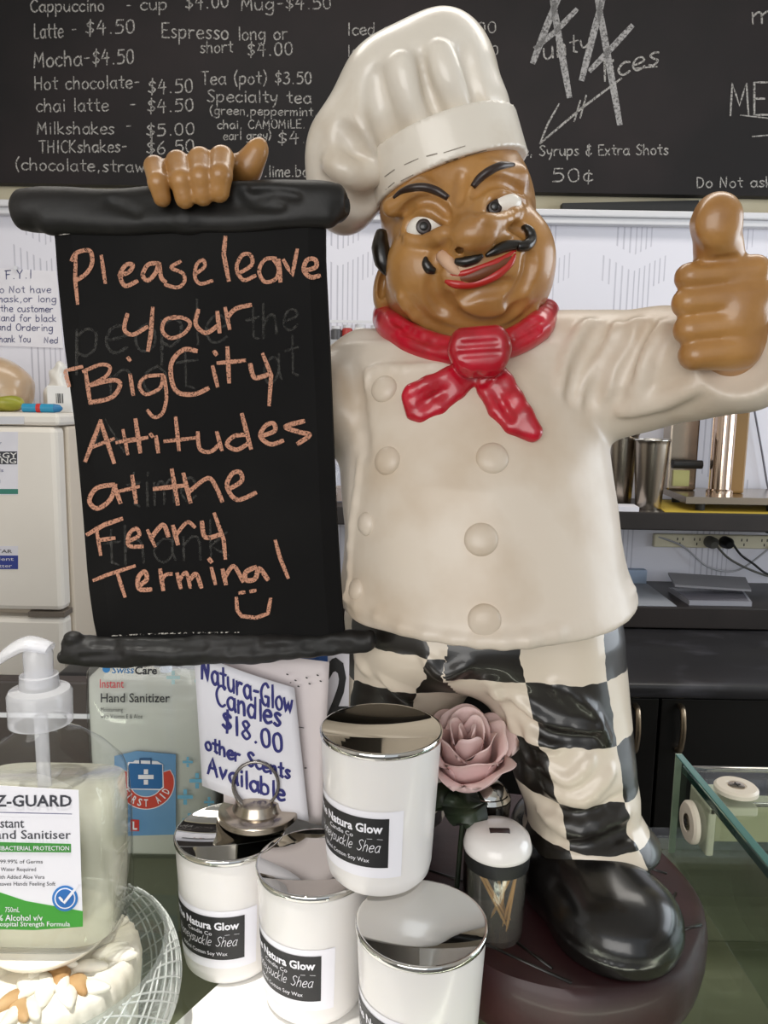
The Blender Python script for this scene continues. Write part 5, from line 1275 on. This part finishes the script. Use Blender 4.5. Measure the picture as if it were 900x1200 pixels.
# ------------------------------------------------------------------ large clear sanitiser bottle behind
sx, sy = float(P(186, 900, .69)[0]), .692
sb = thing('sanitiser_bottle', (sx, sy, CZ), 'large clear sanitiser bottle with red and blue first aid label, behind the paper sign', 'bottle')
h0 = CZ+.0005
oval(sx, sy, [(h0, .050, .028), (h0+.006, .058, .035), (h0+.15, .0595, .0365), (h0+.178, .058, .036), (h0+.195, .048, .031), (h0+.205, .030, .024), (h0+.212, .017, .017), (h0+.220, .0165, .0165)], p=5, caps=False).build('clear_body', M_clear2, sb, True)
oval(sx, sy, [(h0+.003, .049, .027), (h0+.009, .056, .033), (h0+.15, .0575, .0345), (h0+.172, .0565, .034)], p=5).build('sanitiser_gel', M_liq2, sb, True)
MB().lathe(sx, sy, [(.017, h0+.212), (.0195, h0+.213), (.0195, h0+.232), (.012, h0+.234), (.008, h0+.236), (.008, h0+.244), (0, h0+.244)], 32).build('pump_collar', M_pump, sb, auto=40)
mb = MB(); mb.tube([(sx+.008, sy, h0+.212), (sx+.012, sy, h0+.01)], .0055, 12); mb.build('dip_tube', mat('tube_white', 'dfe3ee', .4), sb, True)
ys = sy-.0372
def wfn(x, y): return P(x, y, ys-.0003)
def wpoly(name, pts, m, parent, d=0.0): return MB().poly_prism([P(x, y, ys-d) for x, y in pts], (0, 1, 0), .0002).build(name, m, parent)
def plus(x, y, s_, w_): return [([(x-s_+w_*.35, y), (x+s_-w_*.35, y)], w_), ([(x, y-s_+w_*.35), (x, y-w_*.87)], w_), ([(x, y+w_*.87), (x, y+s_-w_*.35)], w_)]
fl_ = wpoly('first_aid_label', [(134, 886), (160, 880), (206, 884), (206, 978), (134, 980)], mat('label_sky_blue', '5d8fbe', .5, col2='6d9cc6', nscale=12), sb)
ring_ = [(171+27*math.cos(t), 916+27*math.sin(t)) for t in np.linspace(math.pi*1.0, 0, 24)]
ringo = [(q[0], q[1]) for q in ring_]; ringi = [(171+14*math.cos(t), 916+14*math.sin(t)) for t in np.linspace(0, math.pi, 24)]
# arc of the badge is drawn as a ribbon below the case
ribbons('badge_arc_outline', [([(171+26*math.cos(t), 917+24*math.sin(t)) for t in np.linspace(-.35, math.pi+.35, 40)], 15.5)], lambda x, y: P(x, y, ys-.0004), M_lbl, fl_, 1)
ribbons('badge_arc', [([(171+26*math.cos(t), 917+24*math.sin(t)) for t in np.linspace(-.35, math.pi+.35, 40)], 13.5)], lambda x, y: P(x, y, ys-.0006), mat('badge_red', 'c8402f', .5), fl_, 1)
wpoly('case_outline', [(149, 897), (150, 893), (156, 893), (158, 891), (184, 892), (191, 896), (192, 923), (188, 926), (152, 925), (149, 922)], M_lbl, fl_, .0008)
wpoly('aid_case', [(150.5, 897), (152, 894.5), (190, 896), (190.5, 922), (188, 924.5), (152.5, 924), (150.5, 921)], mat('case_blue', '1d63a0', .5), fl_, .0010)
ribbons('case_handle', [([(164, 895), (164, 889.5), (177, 889.5), (177, 895)], 2)], lambda x, y: P(x, y, ys-.0010), mat('handle_blue', '28527e', .5), fl_)
ribbons('white_cross', plus(171, 910.5, 9, 6.2), lambda x, y: P(x, y, ys-.0013), M_lbl, fl_, 1)
V_ = 'FIRST AID'
for i, ch in enumerate(V_):
    if ch == ' ': continue
    t = math.pi*.86-math.pi*.72*i/(len(V_)-1); cx_, cy_ = 171+26*math.cos(t), 917+24*math.sin(t); ang = t-math.pi/2
    def lf(x, y, cx_=cx_, cy_=cy_, ang=ang): return P(cx_+x*math.cos(ang)-y*math.sin(ang), cy_+x*math.sin(ang)+y*math.cos(ang), ys-.0009)
    type_text('badge_letter', [(ch, -2.2 if ch != 'I' else -.7, 4.2, 8.5, 4.6 if ch != 'I' else 1.5, .02, 0)], lf, M_lbl, fl_)
wpoly('red_tile', [(153, 960), (163, 961), (163, 974), (153, 974)], M_redp, fl_, .0004); type_text('tile_letter', [('L', 155.4, 972, 9, 5.4, .03, 0)], lambda x, y: P(x, y, ys-.0007), M_lbl, fl_)
for nm, pts_, m_ in (('pale_crosses', ((231, 915, 9), (217, 934, 9), (222, 961, 8), (245, 940, 6), (220, 893, 6)), mat('print_aqua', '6fb2d3', .5)), ('faint_crosses', ((203, 794, 8), (236, 798, 8)), mat('print_pale_aqua', 'b4d2d6', .5))):
    q = []
    for x, y, s_ in pts_: q += plus(x, y, s_, s_*.6)
    ribbons(nm, q, wfn, m_, sb, 1)
mb = MB(); pl_ = cirp(124.5, 784, 4.5, 20); wpoly('round_mark', pl_, mat('mark_blue', '2c7fc0', .5), sb)
type_text('print_blue', [('Swiss', 131, 789, 8.5, 26, .012, .1)], wfn, mat('type_blue', '3c78b0', .5), sb)
type_text('print_black', [('Care', 158, 790, 9, 26, .03, .1), ('Hand Sanitizer', 118, 823, 10.5, 81, .012, 0), ('Moisturising', 118, 834, 5, 26, 0, 0), ('with Vitamin E & Aloe', 118, 842, 5, 49, 0, 0)], wfn, mat('type_black', '26262c', .5), sb)
type_text('print_red', [('Instant', 117, 806, 10, 28, .008, 0)], wfn, mat('type_red', 'c8434c', .5), sb)

# ------------------------------------------------------------------ small table things by the statue
# toothpick holder
tx, ty = .0855, .512
th_ = thing('toothpick_holder', (tx, ty, BT), 'clear toothpick jar with white slotted cap standing on the statue base', 'toothpick holder')
zc = float(P(588, 1028, ty-.02)[2])
M_tp = glassy('toothpick_jar_clear', (.93, .93, .92), .05, 1.45, milk=.04)
MB().lathe(tx, ty, [(0, BT+.0005), (.0195, BT+.0005), (.0205, BT+.003), (.0215, zc), (.0205, zc), (.0195, BT+.005), (0, BT+.004)], 48).build('clear_jar', M_tp, th_, auto=50)
MB().lathe(tx, ty, [(.018, zc-.001), (.0228, zc-.001), (.0232, zc+.004), (.0228, zc+.0085), (.0, zc+.0085)], 48).build('black_ring', M_black, th_, auto=40)
dprof = [(.0225, zc+.0086), (.0242, zc+.010), (.0245, zc+.013), (.0225, zc+.020), (.0175, zc+.0245), (.0105, zc+.0262), (0, zc+.0266)]
MB().lathe(tx, ty, dprof, 48).build('white_cap', mat('cap_white', 'e9e4e0', .2, coat=.4), th_, True)
S = MB(); S.tube([(tx-.0070, ty-.006, zc+.0245), (tx+.0070, ty-.006, zc+.0245)], [.0034, .0034], 12); S.build('cap_slot', mat('slot_dark', '2a1512', .6), th_, True)
M_pick = mat('toothpick_wood', 'c89a5c', .6)
picks = [(-.017, .004, .014, .004), (-.012, -.006, .012, .0), (-.015, -.002, .010, -.006), (.004, -.012, .006, .006), (.010, -.008, -.002, .006), (.015, -.002, .006, -.004), (.016, .004, .008, -.010), (.000, .012, .010, .008)]
for i, (a, b_, c, d) in enumerate(picks):
    mb = MB(); p0 = Vector((tx+c*.9, ty+d*.9, BT+.0065)); p1 = Vector((tx+a, ty+b_, zc-.004)); mb.tube([p0, p0.lerp(p1, .12), p0.lerp(p1, .88), p1], [.0003, .0011, .0011, .0003], 8)
    tag(mb.build('toothpick', M_pick, None, True), 'wooden toothpick leaning inside the clear white-capped jar', 'toothpick', 'toothpicks in the jar')
# shaker
hx_, hy_ = .0850, .563
sk = thing('salt_shaker', (hx_, hy_, BT), 'black shaker with domed chrome lid, behind the toothpick holder', 'shaker')
zk = float(P(586, 950, hy_-.014)[2])
MB().lathe(hx_, hy_, [(0, BT+.0003), (.0165, BT+.0003), (.0175, BT+.004), (.0172, zk-.006), (.0178, zk-.002), (.0178, zk+.003), (0, zk+.003)], 40).build('shaker_body', mat('shaker_black', '1b1715', .2, coat=.4), sk, auto=40)
MB().lathe(hx_, hy_, [(.0172, zk+.0031), (.0176, zk+.0045), (.0160, zk+.0075), (.0150, zk+.008), (.0125, zk+.013), (.0075, zk+.0165), (.0045, zk+.017), (.0040, zk+.0195), (0, zk+.0205)], 40).build('chrome_lid', M_chrome, sk, auto=30)
# rose
M_rose = mat('rose_pink', 'f0d2cd', .6, col2='e8c4c0', nscale=18, sss=.2)
M_leaf = mat('rose_leaf', '26321f', .45, col2='1d2819', nscale=20)
rp = P(547, 884, .545); rose = thing('artificial_rose', (rp[0], rp[1], BT), 'pale pink fabric rose with a dark leaf beside the upper candle', 'flower')
ax_ = Vector((-.06, -.42, 1)).normalized(); Rm = ax_.to_track_quat('Z', 'Y').to_matrix()
rb = Vector(rp)+ax_*(-.026)
def petal(ang, R, Hh, wid, flare, tilt, seed):
    rg = random.Random(seed); V = []; nu, nv = 12, 10
    for k in (0, 1):
        for j in range(nv+1):
            t = j/nv; rr = R*(math.sin(min(t*1.9, 1)*math.pi/2)**.7)*(1+tilt*t)+flare*max(t-.72, 0)**1.4*R*6
            zz = Hh*(t-.20*max(t-.8, 0)*6*(flare))
            for i in range(nu+1):
                s_ = i/nu*2-1; w_ = wid*(math.sin(math.pi*min(.18+.66*t, 1))**.6)*(1-.0*t)
                a = ang+s_*w_; edge = 1-.20*(s_**4)*(t**2)
                r2 = rr*(1+.05*math.sin(s_*5+seed)*t)-k*.0006
                V.append(tuple(Vector(rb)+Rm @ Vector((r2*math.cos(a), r2*math.sin(a), zz*edge))))
    n1 = (nu+1)*(nv+1); Fc = []
    for j in range(nv):
        for i in range(nu):
            a = j*(nu+1)+i; Fc += [(a, a+1, a+nu+2, a+nu+1), (n1+a, n1+a+nu+1, n1+a+nu+2, n1+a+1)]
    for i in range(nu):
        a = nv*(nu+1)+i; Fc.append((a, a+1, n1+a+1, n1+a))
    for j in range(nv):
        a = j*(nu+1); b_ = a+nu; Fc += [(a, a+nu+1, n1+a+nu+1, n1+a), (b_, n1+b_, n1+b_+nu+1, b_+nu+1)]
    me = bpy.data.meshes.new('petal'); me.from_pydata(V, [], Fc); return link_mesh('petal', me, M_rose, rose, True)
k = 0
for n_, R, Hh, wid, fl2, tl in ((2, .006, .056, 1.9, .02, 0), (3, .0115, .057, 1.45, .08, .05), (3, .0175, .055, 1.3, .16, .08), (4, .0225, .050, 1.1, .22, .10), (4, .0265, .040, .95, .30, .12)):
    for i in range(n_):
        petal(2*math.pi*(i+.37*k)/n_, R, Hh, wid, fl2, tl, k*7+i)
    k += 1
mb = MB(); e = Vector((rp[0]-.004, rp[1]+.004, BT+.001)); mb.tube([rb+ax_*.004, rb-ax_*.01, (rb+e)/2, e], [.004, .0024, .0020, .0020], 10, sm=4); mb.build('stem', M_leaf, rose, True)
def leaf(pts, wd):
    pts, w2 = crom([Vector(p) for p in pts], wd, 5); mb = MB(); prev = None
    for p, w_, i in zip(pts, w2, range(len(pts))):
        d = (pts[min(i+1, len(pts)-1)]-pts[max(i-1, 0)]).normalized(); s_ = d.cross(Vector((0, -1, .35))).normalized()
        row = [mb.bm.verts.new(p-s_*w_), mb.bm.verts.new(p+Vector((0, -.0015, -.001))*(w_*80)), mb.bm.verts.new(p+s_*w_), mb.bm.verts.new(p+Vector((0, .0012, 0)))]
        if prev:
            for q in range(4): mb.bm.faces.new((prev[q], prev[(q+1) % 4], row[(q+1) % 4], row[q]))
        prev = row
    return mb.build('leaf', M_leaf, rose, True)
lf0 = rb-ax_*.004
leaf([lf0, P(545, 944, .528), P(553, 962, .520), P(551, 976, .518)], [.004, .017, .012, .0006])
leaf([lf0, P(520, 935, .540), P(505, 950, .545)], [.003, .012, .0006])
# lit paper sheet under the candles
xs = [G(203, 1203, CZ), G(262, 1150, CZ), G(300, 1122, CZ)]
mb = MB(); mb.poly_prism([(xs[2][0], xs[2][1], CZ+.0003), (.02, .53, CZ+.0003), (.02, .345, CZ+.0003), (-.165, .345, CZ+.0003), (xs[0][0], xs[0][1], CZ+.0003), (xs[1][0], xs[1][1]+.001, CZ+.0003)], (0, 0, 1), .0006)
tag(mb.build('paper_sheet', mat('bright_paper', 'f4f2ee', .7)), 'bright white paper sheet lying on the glass under the candles', 'paper')
